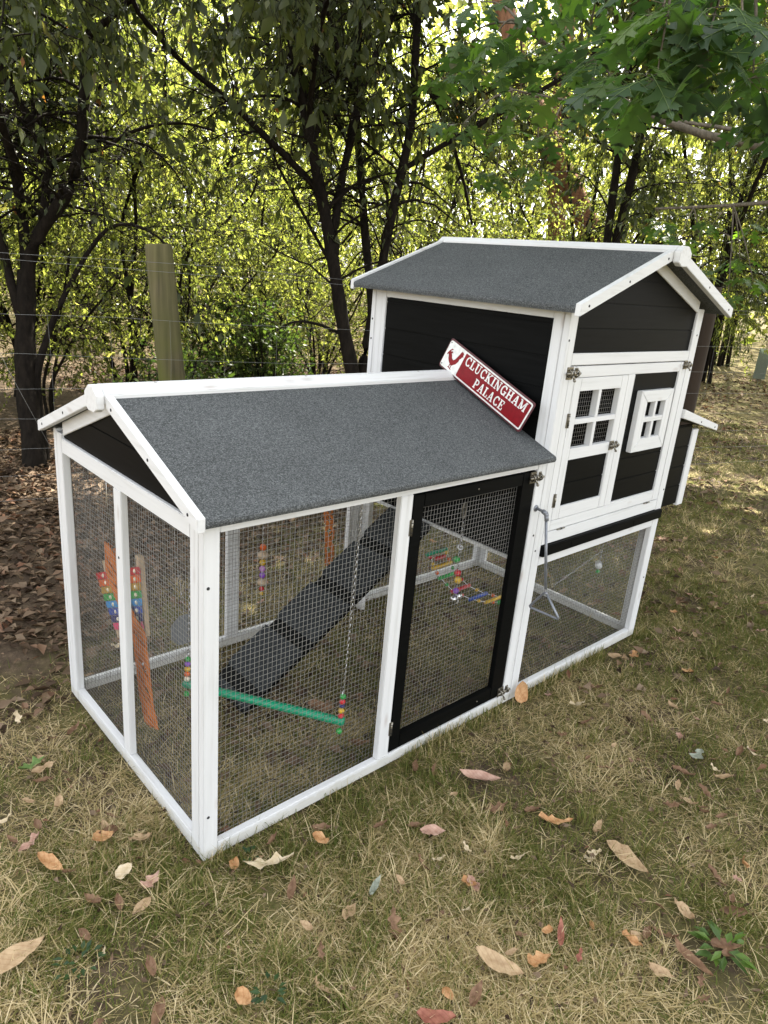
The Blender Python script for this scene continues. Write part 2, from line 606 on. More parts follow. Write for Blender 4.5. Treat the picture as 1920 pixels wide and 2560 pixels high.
rail(0.0425, 1.2495, 0.0005, 0.0235, 0.0, 0.04)
rail(0.0425, 1.2495, 0.0005, 0.0235, 0.9325, 0.968)
rail(0.001, 0.0235, 0.0665, 0.902, 0.0, 0.045)
rail(0.0012, 0.0235, 0.0665, 0.902, 0.9045, 0.951)
rail(0.0425, 1.2395, 0.949, 0.972, 0.0, 0.04)
rail(0.0425, 1.2395, 0.949, 0.972, 0.93, 0.968)
rail(1.3435, 2.1825, 0.0005, 0.0235, 0.0, 0.04)
rail(1.3435, 2.1825, 0.0008, 0.0235, 0.5535, 0.5895)
rail(1.3435, 2.1825, 0.0005, 0.0235, 0.6335, 0.6795)
rail(1.3435, 2.1825, 0.0006, 0.0235, 1.2785, 1.3175)
rail(2.2115, 2.234, 0.0665, 0.906, 0.0, 0.04)
rail(2.2115, 2.234, 0.0665, 0.906, 0.52, 0.56)
rail(1.3435, 2.1825, 0.949, 0.972, 0.0, 0.04)
rail(1.3435, 2.1825, 0.949, 0.972, 0.52, 0.56)
rail(1.2992, 1.3215, 0.0665, 0.8855, 1.424, 1.462)      # under the house eave
rail(1.2988, 1.3215, 0.0665, 0.8855, 0.552, 0.566)      # sill of the house floor


def planks(name, parent, axis, a0, a1, u0, u1, z0, z1, pitch=0.085, mat=BLACK, gap=0.0025, topf=None, dz=0.0):
    """tongue and groove boards lying level; axis = thickness axis"""
    b = BM()
    z = z0
    while z < z1 - 1e-4:
        ze = min(z + pitch, z1)
        if axis == 'x':
            b.box(a0, a1, u0, u1, z, ze - gap, mat, 0.0018)
        else:
            b.box(u0, u1, a0, a1, z, ze - gap, mat, 0.0018)
        z = ze
    # the tongues: backing sheet seen in the grooves
    if axis == 'x':
        b.box(a0 + 0.004, a1 - 0.003, u0 + .001, u1 - .001, z0 + .001, z1 - .004, mat, 0)
    else:
        b.box(u0 + .001, u1 - .001, a0 + 0.004, a1 - 0.003, z0 + .001, z1 - .004, mat, 0)
    return b.build(name, parent)


planks('house_wall', coop, 'x', 1.304, 1.318, 0.0665, 0.8855, 0.5665, 1.4235, 0.105)
planks('house_wall', coop, 'y', 0.954, 0.968, 1.3435, 2.1825, 0.5605, 1.46, 0.105)
planks('house_wall', coop, 'x', 2.214, 2.228, 0.0665, 0.906, 0.5605, 1.47, 0.105)
board('house_floor', coop, 1.3225, 2.2105, 0.0245, 0.948, 0.566, 0.578, 0.001, BLACK)


def gable_planks(name, parent, axis, a0, a1, c, half, zbase, zapex, pitch):
    """a triangle cut from level boards"""
    b = BM()
    z = zbase
    k = half / (zapex - zbase)
    while z < zapex - 1e-3:
        ze = min(z + pitch, zapex)
        w0, w1 = k * (zapex - z), k * (zapex - (ze - 0.0025))
        w1 = max(w1, 0.002)
        b.prism([(c - w0, z), (c + w0, z), (c + w1, ze - 0.0025), (c - w1, ze - 0.0025)], axis, a0, a1, BLACK, 0.001)
        z = ze
    b.prism([(c - half + .004, zbase + .001), (c + half - .004, zbase + .001), (c, zapex - .003)], axis, a0 + 0.004, a1 - 0.002, BLACK)
    return b.build(name, parent)


gable_planks('run_gable', coop, 'x', 0.010, 0.020, YR, 0.46, 0.9515, 1.125, 0.09)
gb = BM()
zz = [1.318, 1.400, 1.484, 1.566, 1.628]
for i in range(4):
    z0, z1 = zz[i], zz[i + 1] - 0.0025

    def hw(z):
        return min(0.43, max(0.003, (1.655 - z) / 0.385))
    gb.prism([(XM - hw(z0), z0), (XM + hw(z0), z0), (XM + hw(z1), z1), (XM - hw(z1), z1)] if i else
             [(XM - 0.43, z0), (XM + 0.43, z0), (XM + 0.43, z1), (XM - 0.43, z1)], 'y', 0.009, 0.02, BLACK, 0.001)
gb.prism([(XM - .425, 1.319), (XM + .425, 1.319), (XM + .425, 1.49), (XM, 1.65), (XM - .425, 1.49)], 'y', 0.013, 0.018, BLACK)
gb.build('house_gable', coop)
planks('house_wall', coop, 'y', 0.955, 0.967, 1.40, 2.13, 1.4605, 1.53, 0.09)


# --- raking trims under the roofs
def rake(parent, axis, a0, a1, p0, p1, h, mat, name='rake_trim', bev=0.0015):
    """board along a slope from p0 to p1 (top edge), h tall downwards (vertical ends)"""
    return BM().prism([p0, p1, (p1[0], p1[1] - h), (p0[0], p0[1] - h)], axis, a0, a1, mat, bev).build(name, parent)


und = 0.0185
for s in (-1, 1):
    rake(coop, 'x', 0.0015, 0.0095, (YR + s * 0.4, rt_top(YR + s * 0.4) - und), (YR + s * 0.002, rt_top(YR + 0.002) - und), 0.042, WHITE['y'])
    rake(coop, 'y', 0.0008, 0.0085, (XM + s * 0.418, ht_top(XM + s * 0.418) - 0.021), (XM + s * 0.002, ht_top(XM + 0.002) - 0.021), 0.044, WHITE['x'])

# --- roofs
run_roof = empty('run_roof')
run_roof.parent = coop
house_roof = empty('house_roof')
house_roof.parent = coop


def slab(parent, axis, a0, a1, c, half, ztop, th, name='felt_slope'):
    """both slopes, each its own rounded-edge slab"""
    for s in (-1, 1):
        e = c + s * half
        p = [(c + s * 0.0015, ztop(c)), (e - s * 0.006, ztop(e) + 0.0025), (e - s * 0.001, ztop(e) - 0.002), (e, ztop(e) - 0.009),
             (e - s * 0.003, ztop(e) - th - 0.001), (e - s * 0.012, ztop(e) - th + 0.004), (c + s * 0.0015, ztop(c) - th)]
        BM().prism(p, axis, a0, a1, FELT, 0.0).build(name, parent)


slab(run_roof, 'x', -0.0125, 1.2968, YR, YR + 0.034, rt_top, 0.016)
slab(house_roof, 'y', -0.058, Wd + 0.036, XM, 0.543, ht_top, 0.019)


def barge(parent, axis, a0, a1, c, half, ztop, proud, h, gap, scr, mat, face, sides=(-1, 1)):
    for s in sides:
        e, g = c + s * half, c + s * gap
        b = BM().prism([(e, ztop(e) + proud), (g, ztop(g) + proud), (g, ztop(g) + proud - h), (e, ztop(e) + proud - h)], axis, a0, a1, mat, 0.0015)
        for f in scr:
            q = e + (g - e) * f
            z = ztop(q) + proud - h * 0.55
            fa = a0 if face[0] == '-' else a1
            b.screw((fa, q, z) if axis == 'x' else (q, fa, z), face)
        b.build('barge_board', parent)


barge(run_roof, 'x', -0.0336, -0.013, YR, YR + 0.034, rt_top, 0.011, 0.034, 0.041, (0.09, 0.5, 0.93), WHITE['y'], '-x')
barge(house_roof, 'y', -0.0805, -0.0585, XM, 0.543, ht_top, 0.009, 0.037, 0.036, (0.08, 0.5, 0.94), WHITE['x'], '-y')
barge(house_roof, 'y', Wd + 0.0365, Wd + 0.0555, XM, 0.543, ht_top, 0.009, 0.037, 0.036, (0.08, 0.5, 0.94), WHITE['x'], 'y')


def ridge(parent, axis, a0, a1, c, zc, zs, zdrop, b0, mat, scr, far_end=True):
    b = BM()
    prof = [(c - 0.041, zs), (c - 0.041, zc - 0.020), (c - 0.016, zc), (c + 0.016, zc), (c + 0.041, zc - 0.020), (c + 0.041, zs)]
    b.prism(prof, axis, b0 + 0.0, a1, mat, 0.002)
    prof2 = [(c - 0.0405, zdrop + .012), (c - 0.0405, zc - 0.0205), (c - 0.0155, zc - .0006), (c + 0.0155, zc - .0006), (c + 0.0405, zc - 0.0205), (c + 0.0405, zdrop + .012), (c + 0.018, zdrop), (c - 0.018, zdrop)]
    b.prism(prof2, axis, a0, b0 - 0.0004, mat, 0.002)
    for q in scr:
        b.screw((q, c, zc) if axis == 'x' else (c, q, zc), 'z', NICKEL)
    return b.build('ridge_cap', parent)


ridge(run_roof, 'x', -0.056, 1.2966, YR, 1.190, 1.146, 1.122, -0.0345, WHITE['x'], (0.12, 0.62, 1.12))
ridge(house_roof, 'y', -0.106, Wd + 0.07, XM, 1.689, 1.652, 1.622, -0.0815, WHITE['y'], (0.1, 0.5, 0.85))


# --- wire mesh
def wire_panel(name, parent, axis, a, u0, u1, v0, v1, pu=0.0137, pv=0.0155, r=0.0004):
    """welded mesh in the plane axis = a; u is the level direction, v is z"""
    V, F = [], []

    def bar(p, q, wd, off):
        i = len(V)
        (u_0, v_0), (u_1, v_1) = p, q
        if u_0 == u_1:
            cs = [(u_0 - wd, v_0), (u_0 + wd, v_0), (u_0 + wd, v_1), (u_0 - wd, v_1)]
        else:
            cs = [(u_0, v_0 - wd), (u_1, v_0 - wd), (u_1, v_0 + wd), (u_0, v_0 + wd)]
        for d in (-wd, wd):
            for (uu, vv) in cs:
                V.append((a + off + d, uu, vv) if axis == 'x' else (uu, a + off + d, vv))
        F.extend([(i, i + 1, i + 2, i + 3), (i + 4, i + 7, i + 6, i + 5), (i, i + 4, i + 5, i + 1), (i + 1, i + 5, i + 6, i + 2), (i + 2, i + 6, i + 7, i + 3), (i + 3, i + 7, i + 4, i)])
    nu = int((u1 - u0) / pu)
    for k in range(nu + 1):
        u = u0 + (k + 0.5) * pu
        if u < u1:
            bar((u, v0), (u, v1), r, 0.0)
    nv = int((v1 - v0) / pv)
    for k in range(nv + 1):
        v = v0 + (k + 0.5) * pv
        if v < v1:
            bar((u0, v), (u1, v), r, 2 * r)
    return np_mesh(name, np.array(V), np.array(F), WIRE, parent=parent)


wire_panel('wire_mesh', coop, 'y', 0.0262, 0.03, 0.64, 0.02, 0.945)
wire_panel('wire_mesh', coop, 'x', 0.0265, 0.05, 0.92, 0.02, 0.93)
wire_panel('wire_mesh', coop, 'y', 0.946, 0.03, 1.26, 0.02, 0.945)
wire_panel('wire_mesh', coop, 'y', 0.0262, 1.33, 2.2, 0.02, 0.565)
wire_panel('wire_mesh', coop, 'x', 2.208, 0.05, 0.92, 0.02, 0.53)
wire_panel('wire_mesh', coop, 'y', 0.946, 1.33, 2.2, 0.02, 0.53)


# --- hardware
def latch(parent, x, y, z, s=1.0):
    """barrel bolt: plate, bolt, two keepers, knob"""
    b = BM()
    w = 0.052 * s
    b.box(x - w / 2, x + w * 0.12, y - 0.003, y, z - 0.019 * s, z + 0.019 * s, NICKEL, 0.001)
    b.box(x + w * 0.34, x + w * 0.62, y - 0.003, y, z - 0.016 * s, z + 0.016 * s, NICKEL, 0.001)
    b.tube([(x - w * 0.62, y - 0.009, z), (x + w * 0.72, y - 0.009, z)], 0.0042 * s, NICKEL, 10)
    for q in (-0.32, -0.02, 0.46):
        b.tube([(x + w * q + 0.006 * math.sin(t) * 0, y - 0.003 - 0.012 * s * math.sin(t), z + 0.011 * s * math.cos(t)) for t in np.linspace(0, math.pi, 7)], 0.0026 * s, NICKEL, 6)
    b.tube([(x - w * 0.17, y - 0.01, z), (x - w * 0.17, y - 0.022, z - 0.016 * s)], 0.0032 * s, NICKEL, 8)
    b.ball((x - w * 0.17, y - 0.024, z - 0.019 * s), 0.005 * s, NICKEL)
    for q in (-0.4, 0.05, 0.4, 0.56):
        for dz in (-0.013, 0.013):
            b.ball((x + w * q, y - 0.0032, z + dz * s), 0.003 * s, NICKEL, 1, 0.6, 1, 8)
    return b.build('latch', parent)


def hinge_v(parent, x, y, z, h=0.05):
    b = BM()
    b.tube([(x, y - 0.002, z - h / 2), (x, y - 0.002, z + h / 2)], 0.0034, NICKEL, 8)
    b.box(x - 0.009, x - 0.003, y - 0.0015, y + 0.002, z - h / 2, z + h / 2, NICKEL, 0.0004)
    for k in (-0.3, 0.0, 0.3):
        b.tube([(x, y - 0.002, z + k * h - 0.001), (x, y - 0.002, z + k * h + 0.001)], 0.0042, SCREW, 8)
    return b.build('hinge', parent)


def hinge_h(parent, x, y, z, w=0.05):
    b = BM()
    b.tube([(x - w / 2, y - 0.0015, z), (x + w / 2, y - 0.0015, z)], 0.0032, NICKEL, 8)
    b.tube([(x - w * .12, y - 0.0015, z), (x + w * .12, y - 0.0015, z)], 0.004, SCREW, 8)
    return b.build('hinge', parent)


# --- black door of the run
door = empty('run_door')
door.parent = coop
b = BM()
b.box(0.6645, 0.709, 0.0015, 0.0215, 0.0445, 0.926, BLACK)
b.box(1.1765, 1.2465, 0.0015, 0.0215, 0.0445, 0.926, BLACK)
b.box(0.7095, 1.176, 0.0017, 0.0215, 0.0447, 0.1, BLACK)
b.box(0.7095, 1.176, 0.0017, 0.0215, 0.884, 0.9258, BLACK)
b.screw((0.95, 0.0017, 0.905), '-y', NICKEL, 0.003)
b.screw((1.1, 0.0017, 0.07), '-y', NICKEL, 0.003)
b.build('door_frame', door)
wire_panel('wire_mesh', door, 'y', 0.023, 0.69, 1.2, 0.06, 0.915)
latch(door, 1.238, 0.0012, 0.906, 1.05)
latch(door, 1.243, 0.0012, 0.062, 1.0)
hinge_v(door, 0.663, -0.0005, 0.83)
hinge_v(door, 0.663, -0.0005, 0.14)

# --- the big drop-down front of the house, the small door and its windows
front = empty('front_panel')
front.parent = coop
FY = 0.0012
for (x0, x1, z0, z1) in ((1.3455, 1.3805, 0.6825, 1.2745), (1.381, 2.132, 1.2365, 1.2743), (1.381, 2.132, 0.6827, 0.7205),
                         (2.1325, 2.1815, 0.6825, 1.2745), (1.736, 1.7845, 0.721, 1.236), ):
    board('stile' if z1 - z0 > x1 - x0 else 'cross_rail', front, x0, x1, FY, 0.022, z0, z1, 0.0015)
board('cross_rail', front, 1.785, 2.132, FY + .0006, 0.022, 0.721, 0.7285, 0.001)
planks('black_boarding', front, 'y', 0.0075, 0.019, 1.785, 2.132, 0.729, 1.236, 0.088)
latch(front, 1.352, 0.0004, 1.253, 1.1)
latch(front, 2.176, 0.0004, 1.262, 0.9)
hinge_h(front, 1.452, 0.0002, 0.6808, 0.045)
hinge_h(front, 2.085, 0.0002, 0.6808, 0.045)

# small decorative window on the black boards
win = empty('window')
win.parent = front
wx0, wx1, wz0, wz1 = 1.833, 2.089, 0.930, 1.171
ix0, ix1, iz0, iz1 = 1.889, 2.036, 0.982, 1.127
wy0, wy1 = -0.0145, 0.0070
g = 0.0006
wf = BM()
wf.prism([(wx0, wz0), (wx1, wz0), (ix1, iz0), (ix0, iz0)], 'y', wy0, wy1, WHITE['x'], 0.0012)
wf.prism([(wx0, wz1 + 0), (ix0, iz1), (ix1, iz1), (wx1, wz1)], 'y', wy0, wy1, WHITE['x'], 0.0012)
wf.prism([(wx0, wz0 + g), (ix0 - g, iz0 + g), (ix0 - g, iz1 - g), (wx0, wz1 - g)], 'y', wy0, wy1, WHITE['z'], 0.0012)
wf.prism([(wx1, wz0 + g), (wx1, wz1 - g), (ix1 + g, iz1 - g), (ix1 + g, iz0 + g)], 'y', wy0, wy1, WHITE['z'], 0.0012)
wf.build('window_frame', win)
mb = BM()
mb.box(ix0, ix1, -0.0128, 0.0068, 1.0475, 1.0665, WHITE['x'], 0.001)
mb.box(1.9535, 1.9715, -0.0134, 0.0068, iz0, 1.0472, WHITE['z'], 0.001)
mb.box(1.9535, 1.9715, -0.0134, 0.0068, 1.0668, iz1, WHITE['z'], 0.001)
mb.build('glazing_bars', win)

hd = empty('house_door')
hd.parent = coop
DY = 0.0004
for (x0, x1, z0, z1) in ((1.3815, 1.4245, 0.7225, 1.2345), (1.692, 1.7345, 0.7225, 1.2345), (1.425, 1.6915, 1.189, 1.2343),
                         (1.425, 1.6915, 0.7227, 0.770), (1.425, 1.6915, 0.9435, 0.985)):
    board('stile' if z1 - z0 > x1 - x0 else 'cross_rail', hd, x0, x1, DY, 0.024, z0, z1, 0.0015)
planks('black_boarding', hd, 'y', 0.007, 0.018, 1.425, 1.6915, 0.7703, 0.9433, 0.0867)
mb = BM()
mb.box(1.425, 1.6915, DY + .0006, 0.026, 1.0725, 1.0905, WHITE['x'], 0.001)
for z0, z1 in ((0.9852, 1.0722), (1.0908, 1.1888)):
    mb.box(1.549, 1.5675, DY + .0008, 0.026, z0, z1, WHITE['z'], 0.001)
mb.build('glazing_bars', hd)
wire_panel('wire_mesh', hd, 'y', 0.0275, 1.42, 1.697, 0.98, 1.194)
latch(hd, 1.708, -0.0002, 0.972, 0.9)
hinge_v(hd, 1.3805, -0.0006, 1.09, 0.05)
hinge_v(hd, 1.3805, -0.0006, 0.80, 0.05)

# --- droppings tray, nest box, ramp, pull rod
tr = BM()
tr.box(1.344, 2.226, -0.014, 0.018, 0.591, 0.632, BLACK, 0.0035)
for x in (1.56, 2.02):
    tr.box(x - 0.04, x + 0.04, -0.0155, -0.0135, 0.602, 0.621, BLACK, 0.0008)
tr.build('droppings_tray', coop)

nest = empty('nest_box')
nest.parent = coop
planks('side_boards', nest, 'y', 0.02, 0.032, 2.2375, 2.418, 0.62, 0.995, 0.092)
planks('side_boards', nest, 'y', 0.90, 0.912, 2.2375, 2.418, 0.62, 0.995, 0.092)
planks('front_boards', nest, 'x', 2.448, 2.46, 0.035, 0.90, 0.62, 0.96, 0.092)
board('corner_strip', nest, 2.4185, 2.472, 0.014, 0.034, 0.61, 0.968, 0.002)
board('corner_strip', nest, 2.4185, 2.472, 0.896, 0.916, 0.61, 0.968, 0.002)
board('bottom_board', nest, 2.2375, 2.447, 0.035, 0.895, 0.622, 0.634, 0.001, BLACK)
lid = BM()
lid.prism([(2.24, 1.068), (2.60, 0.976), (2.60, 0.960), (2.24, 1.052)], 'y', 0.008, 0.93, FELT)
lid.build('lid', nest)
for yy in (-0.012, 0.9305):
    bb = BM().prism([(2.2375, 1.075), (2.606, 0.981), (2.606, 0.953), (2.2375, 1.037)], 'y', yy, yy + 0.0195, WHITE['x'], 0.0015)
    bb.screw((2.42, yy, 1.008), '-y')
    bb.screw((2.575, yy, 0.972), '-y')
    bb.build('lid_trim', nest)

ramp_o = empty('ramp')
ramp_o.parent = coop
rp0, rp1 = (0.425, 0.004), (1.297, 0.554)
sl = (rp1[1] - rp0[1]) / (rp1[0] - rp0[0])


def rz(x):
    return rp0[1] + (x - rp0[0]) * sl


BM().prism([(rp0[0], rz(rp0[0])), (rp1[0], rz(rp1[0])), (rp1[0], rz(rp1[0]) - 0.02), (rp0[0] + .012, rz(rp0[0]) - 0.012)], 'y', 0.50, 0.743, BLACK, 0.002).build('ramp_board', ramp_o)
x = 0.24
segs = [(0.435, 0.458), (0.505, 0.676), (0.722, 0.888), (0.935, 1.10), (1.147, 1.29)]
for a, b_ in segs:
    BM().prism([(a, rz(a) + 0.0005), (a + 0.004, rz(a) + 0.020), (b_ - 0.004, rz(b_) + 0.017), (b_, rz(b_) + 0.0005)], 'y', 0.498, 0.745, FELT_DARK, 0.003).build('felt_tread', ramp_o)

rod = empty('pull_rod')
rod.parent = coop
b = BM()
b.tube([(1.272, -0.0005, 0.79), (1.272, -0.003, 0.79)], 0.012, STEEL, 14)
b.tube([(1.272, 0.0, 0.79), (1.272, -0.030, 0.788), (1.273, -0.04, 0.785)], 0.0052, STEEL)
b.tube([(1.272, -0.030, 0.788), (1.274, -0.046, 0.782)], 0.0085, STEEL, 10)
b.ball((1.274, -0.046, 0.779), 0.0088, STEEL)
b.tube([(1.274, -0.046, 0.779), (1.2745, -0.05, 0.758)], 0.0078, STEEL, 10)
b.tube([(1.274, -0.046, 0.775), (1.278, -0.09, 0.515)], 0.0052, STEEL, 10)
b.build('rod', rod)
ap, q1, q2 = Vector((1.278, -0.092, 0.505)), Vector((1.277, -0.034, 0.422)), Vector((1.30, -0.152, 0.415))


def rounded(pts, r=0.012, k=4):
    out = []
    n = len(pts)
    for i in range(n):
        p, a, c = pts[i], pts[i - 1], pts[(i + 1) % n]
        d0, d1 = (a - p).normalized(), (c - p).normalized()
        for t in np.linspace(0, 1, k):
            out.append((p + d0 * r) * (1 - t) ** 2 + p * 2 * t * (1 - t) + (p + d1 * r) * t ** 2)
    return out


rr = rounded([ap, q1, q2])
BM().tube(rr + [rr[0]], 0.0045, STEEL, 8).build('handle', rod)

# ------------------------------------------------------------------ the sign
sign = empty('wall_sign')
tag(sign, 'red enamel sign with a white rooster panel reading CLUCKINGHAM PALACE leaning on the run roof', 'sign')
SO = Vector((1.2785, 0.536, 1.2025))
SU = (Vector((1.2425, 0.0935, 1.0385)) - SO)
SLEN = SU.length
SU.normalize()
sv_ = Vector((1.2935, 0.479, 1.303)) - SO
SV = (sv_ - SU * sv_.dot(SU))
SH = SV.length
SV.normalize()
SN = SU.cross(SV)
if SN.x > 0:
    SN = -SN


def S3(u, v, h=0.0):
    return SO + SU * u + SV * v + SN * h


def rrect(u0, v0, u1, v1, r, k=4):
    o = []
    for cx, cy, a in ((u1 - r, v1 - r, 0), (u0 + r, v1 - r, 90), (u0 + r, v0 + r, 180), (u1 - r, v0 + r, 270)):
        for t in range(k + 1):
            an = math.radians(a + 90 * t / k)
            o.append((cx + r * math.cos(an), cy + r * math.sin(an)))
    return o


def sflat(b, pts, m, h0, h1):
    b.poly([S3(u, v, h0) for u, v in pts], m, h1 - h0, SN)


b = BM()
sflat(b, rrect(0, 0, SLEN, SH, 0.010), SIGN_DARK, 0.0, 0.0022)
b.build('backing_plate', sign)
b = BM()
sflat(b, rrect(0.004, 0.006, SLEN - 0.006, SH - 0.007, 0.009), SIGN_WHITE, 0.0023, 0.0029)
b.build('white_border', sign)
b = BM()
sflat(b, rrect(0.100, 0.0115, SLEN - 0.012, SH - 0.0125, 0.004), SIGN_RED, 0.003, 0.0035)
for (u, v) in ((0.011, 0.014), (0.011, SH - 0.016), (SLEN - 0.014, SH - 0.016), (SLEN - 0.014, 0.015)):
    b.tube([S3(u, v, 0.002), S3(u, v, 0.0042)], 0.0023, SCREW, 8)
b.build('red_field', sign)
# rooster, drawn in the white panel (u right, v up)
ro = [(0.014, 0.058), (0.020, 0.074), (0.028, 0.083), (0.036, 0.082), (0.029, 0.078), (0.025, 0.071), (0.034, 0.075), (0.041, 0.071), (0.034, 0.068),
      (0.040, 0.062), (0.047, 0.053), (0.056, 0.050), (0.064, 0.058), (0.069, 0.072), (0.073, 0.083), (0.075, 0.091), (0.079, 0.098), (0.082, 0.094),
      (0.086, 0.099), (0.088, 0.093), (0.092, 0.093), (0.090, 0.087), (0.094, 0.082), (0.088, 0.079), (0.087, 0.072), (0.083, 0.070), (0.082, 0.058),
      (0.076, 0.044), (0.066, 0.035), (0.060, 0.029), (0.0605, 0.018), (0.067, 0.015), (0.058, 0.0145), (0.053, 0.017), (0.0575, 0.0185), (0.057, 0.028),
      (0.053, 0.030), (0.0515, 0.020), (0.056, 0.0165), (0.046, 0.0165), (0.044, 0.019), (0.0485, 0.0205), (0.049, 0.031), (0.038, 0.037), (0.030, 0.045),
      (0.026, 0.053), (0.021, 0.060), (0.017, 0.054)]
b = BM()
sflat(b, ro, SIGN_RED, 0.0030, 0.0036)
b.build('rooster', sign)

# slab-serif letters from bars and arcs; each in a box of width w and height 1
def arc(cx, cy, rx, ry, a0, a1, k=9):
    return [(cx + rx * math.cos(math.radians(a0 + (a1 - a0) * i / k)), cy + ry * math.sin(math.radians(a0 + (a1 - a0) * i / k))) for i in range(k + 1)]


T, TH = 0.20, 0.11      # thick stem, thin stroke
GL = {}
GL['I'] = (0.44, [[(.22, 0), (.22, 1), T], [(.0, .05), (.44, .05), TH], [(.0, .95), (.44, .95), TH]])
GL['L'] = (0.70, [[(.2, 0), (.2, 1), T], [(0, .05), (.68, .05), TH], [(0, .95), (.42, .95), TH], [(.64, .02), (.64, .34), TH]])
GL['H'] = (0.92, [[(.2, 0), (.2, 1), T], [(.72, 0), (.72, 1), T], [(.2, .5), (.72, .5), TH], [(0, .05), (.4, .05), TH], [(0, .95), (.4, .95), TH], [(.52, .05), (.92, .05), TH], [(.52, .95), (.92, .95), TH]])
GL['N'] = (0.94, [[(.17, 0), (.17, 1), TH], [(.76, 0), (.76, 1), TH], [(.17, .97), (.74, .03), T], [(0, .05), (.36, .05), TH], [(0, .95), (.3, .95), TH], [(.58, .95), (.94, .95), TH]])
GL['M'] = (1.10, [[(.17, 0), (.17, 1), TH], [(.93, 0), (.93, 1), T], [(.17, .97), (.52, .1), T], [(.52, .1), (.90, .97), TH], [(0, .05), (.36, .05), TH], [(.74, .05), (1.1, .05), TH], [(0, .95), (.25, .95), TH], [(.86, .95), (1.1, .95), TH]])
GL['A'] = (0.92, [[(.16, .03), (.44, .98), TH], [(.46, .98), (.74, .03), T], [(.25, .34), (.66, .34), TH], [(0, .05), (.34, .05), TH], [(.54, .05), (.92, .05), TH]])
GL['K'] = (0.92, [[(.2, 0), (.2, 1), T], [(.22, .42), (.74, .95), TH], [(.38, .56), (.74, .04), T], [(0, .05), (.4, .05), TH], [(0, .95), (.4, .95), TH], [(.54, .95), (.9, .95), TH], [(.56, .05), (.92, .05), TH]])
GL['E'] = (0.76, [[(.2, 0), (.2, 1), T], [(0, .05), (.72, .05), TH], [(0, .95), (.70, .95), TH], [(.2, .5), (.5, .5), TH], [(.68, .02), (.68, .3), TH], [(.66, .98), (.66, .72), TH], [(.5, .38), (.5, .62), TH]])
GL['P'] = (0.80, [[(.2, 0), (.2, 1), T], [(0, .05), (.42, .05), TH], [(0, .95), (.4, .95), TH], arc(.42, .70, .28, .24, 90, -90) + [TH * 1.3], [(.2, .94), (.44, .94), TH], [(.2, .46), (.44, .46), TH]])
GL['U'] = (0.92, [[(.2, .3), (.2, 1), T], [(.72, .3), (.72, 1), TH], arc(.46, .32, .26, .28, 180, 360) + [TH * 1.2], [(0, .95), (.4, .95), TH], [(.54, .95), (.92, .95), TH]])
GL['C'] = (0.84, [arc(.46, .5, .34, .45, 40, 320, 14) + [T * .85], [(.74, .98), (.74, .68), TH], [(.74, .03), (.74, .26), TH]])
GL['G'] = (0.92, [arc(.46, .5, .34, .45, 40, 330, 14) + [T * .85], [(.74, .98), (.74, .68), TH], [(.76, .0), (.76, .42), T * .9], [(.55, .42), (.92, .42), TH]])


def text_line(b, s, u0, v0, h, width):
    adv = [GL[c][0] + 0.12 for c in s]
    k = width / (sum(adv) - 0.12)
    u = u0
    hh = 0.0038
    for c in s:
        for j, st in enumerate(GL[c][1]):
            w = st[-1]
            pts = [(u + p[0] * k, v0 + p[1] * h) for p in st[:-1]]
            wd = w * 0.5 * (k * 0.5 + h * 0.5)
            L_, R_ = [], []
            for i, p in enumerate(pts):
                a, d = pts[max(i - 1, 0)], pts[min(i + 1, len(pts) - 1)]
                t = np.array(d) - np.array(a)
                t = t / (np.linalg.norm(t) + 1e-9)
                n = np.array((-t[1], t[0])) * wd
                L_.append((p[0] + n[0], p[1] + n[1]))
                R_.append((p[0] - n[0], p[1] - n[1]))
            sflat(b, L_ + R_[::-1], SIGN_WHITE, 0.0036, hh + 0.00012 * j)
        u += (GL[c][0] + 0.12) * k


b = BM()
text_line(b, 'CLUCKINGHAM', 0.113, 0.0655, 0.034, SLEN - 0.113 - 0.026)
text_line(b, 'PALACE', 0.196, 0.019, 0.034, 0.165)
b.build('lettering', sign)

# ------------------------------------------------------------------ toys inside the run
def chain(b, p, q, pitch=0.011, r=0.0011, m=CHROME):
    p, q = Vector(p), Vector(q)
    d = q - p
    n = max(2, int(d.length / pitch))
    d.normalize()
    a = d.cross(Vector((0.3, 0.9, 0.2))).normalized()
    e = d.cross(a)
    for i in range(n):
        c = p + d * (i + 0.5) * ((q - p).length / n)
        s = a if i % 2 else e
        ring = [c + d * 0.0075 * math.sin(t) + s * 0.0034 * math.cos(t) for t in np.linspace(0, 2 * math.pi, 9)]
        b.tube(ring, r, m, 5, False)


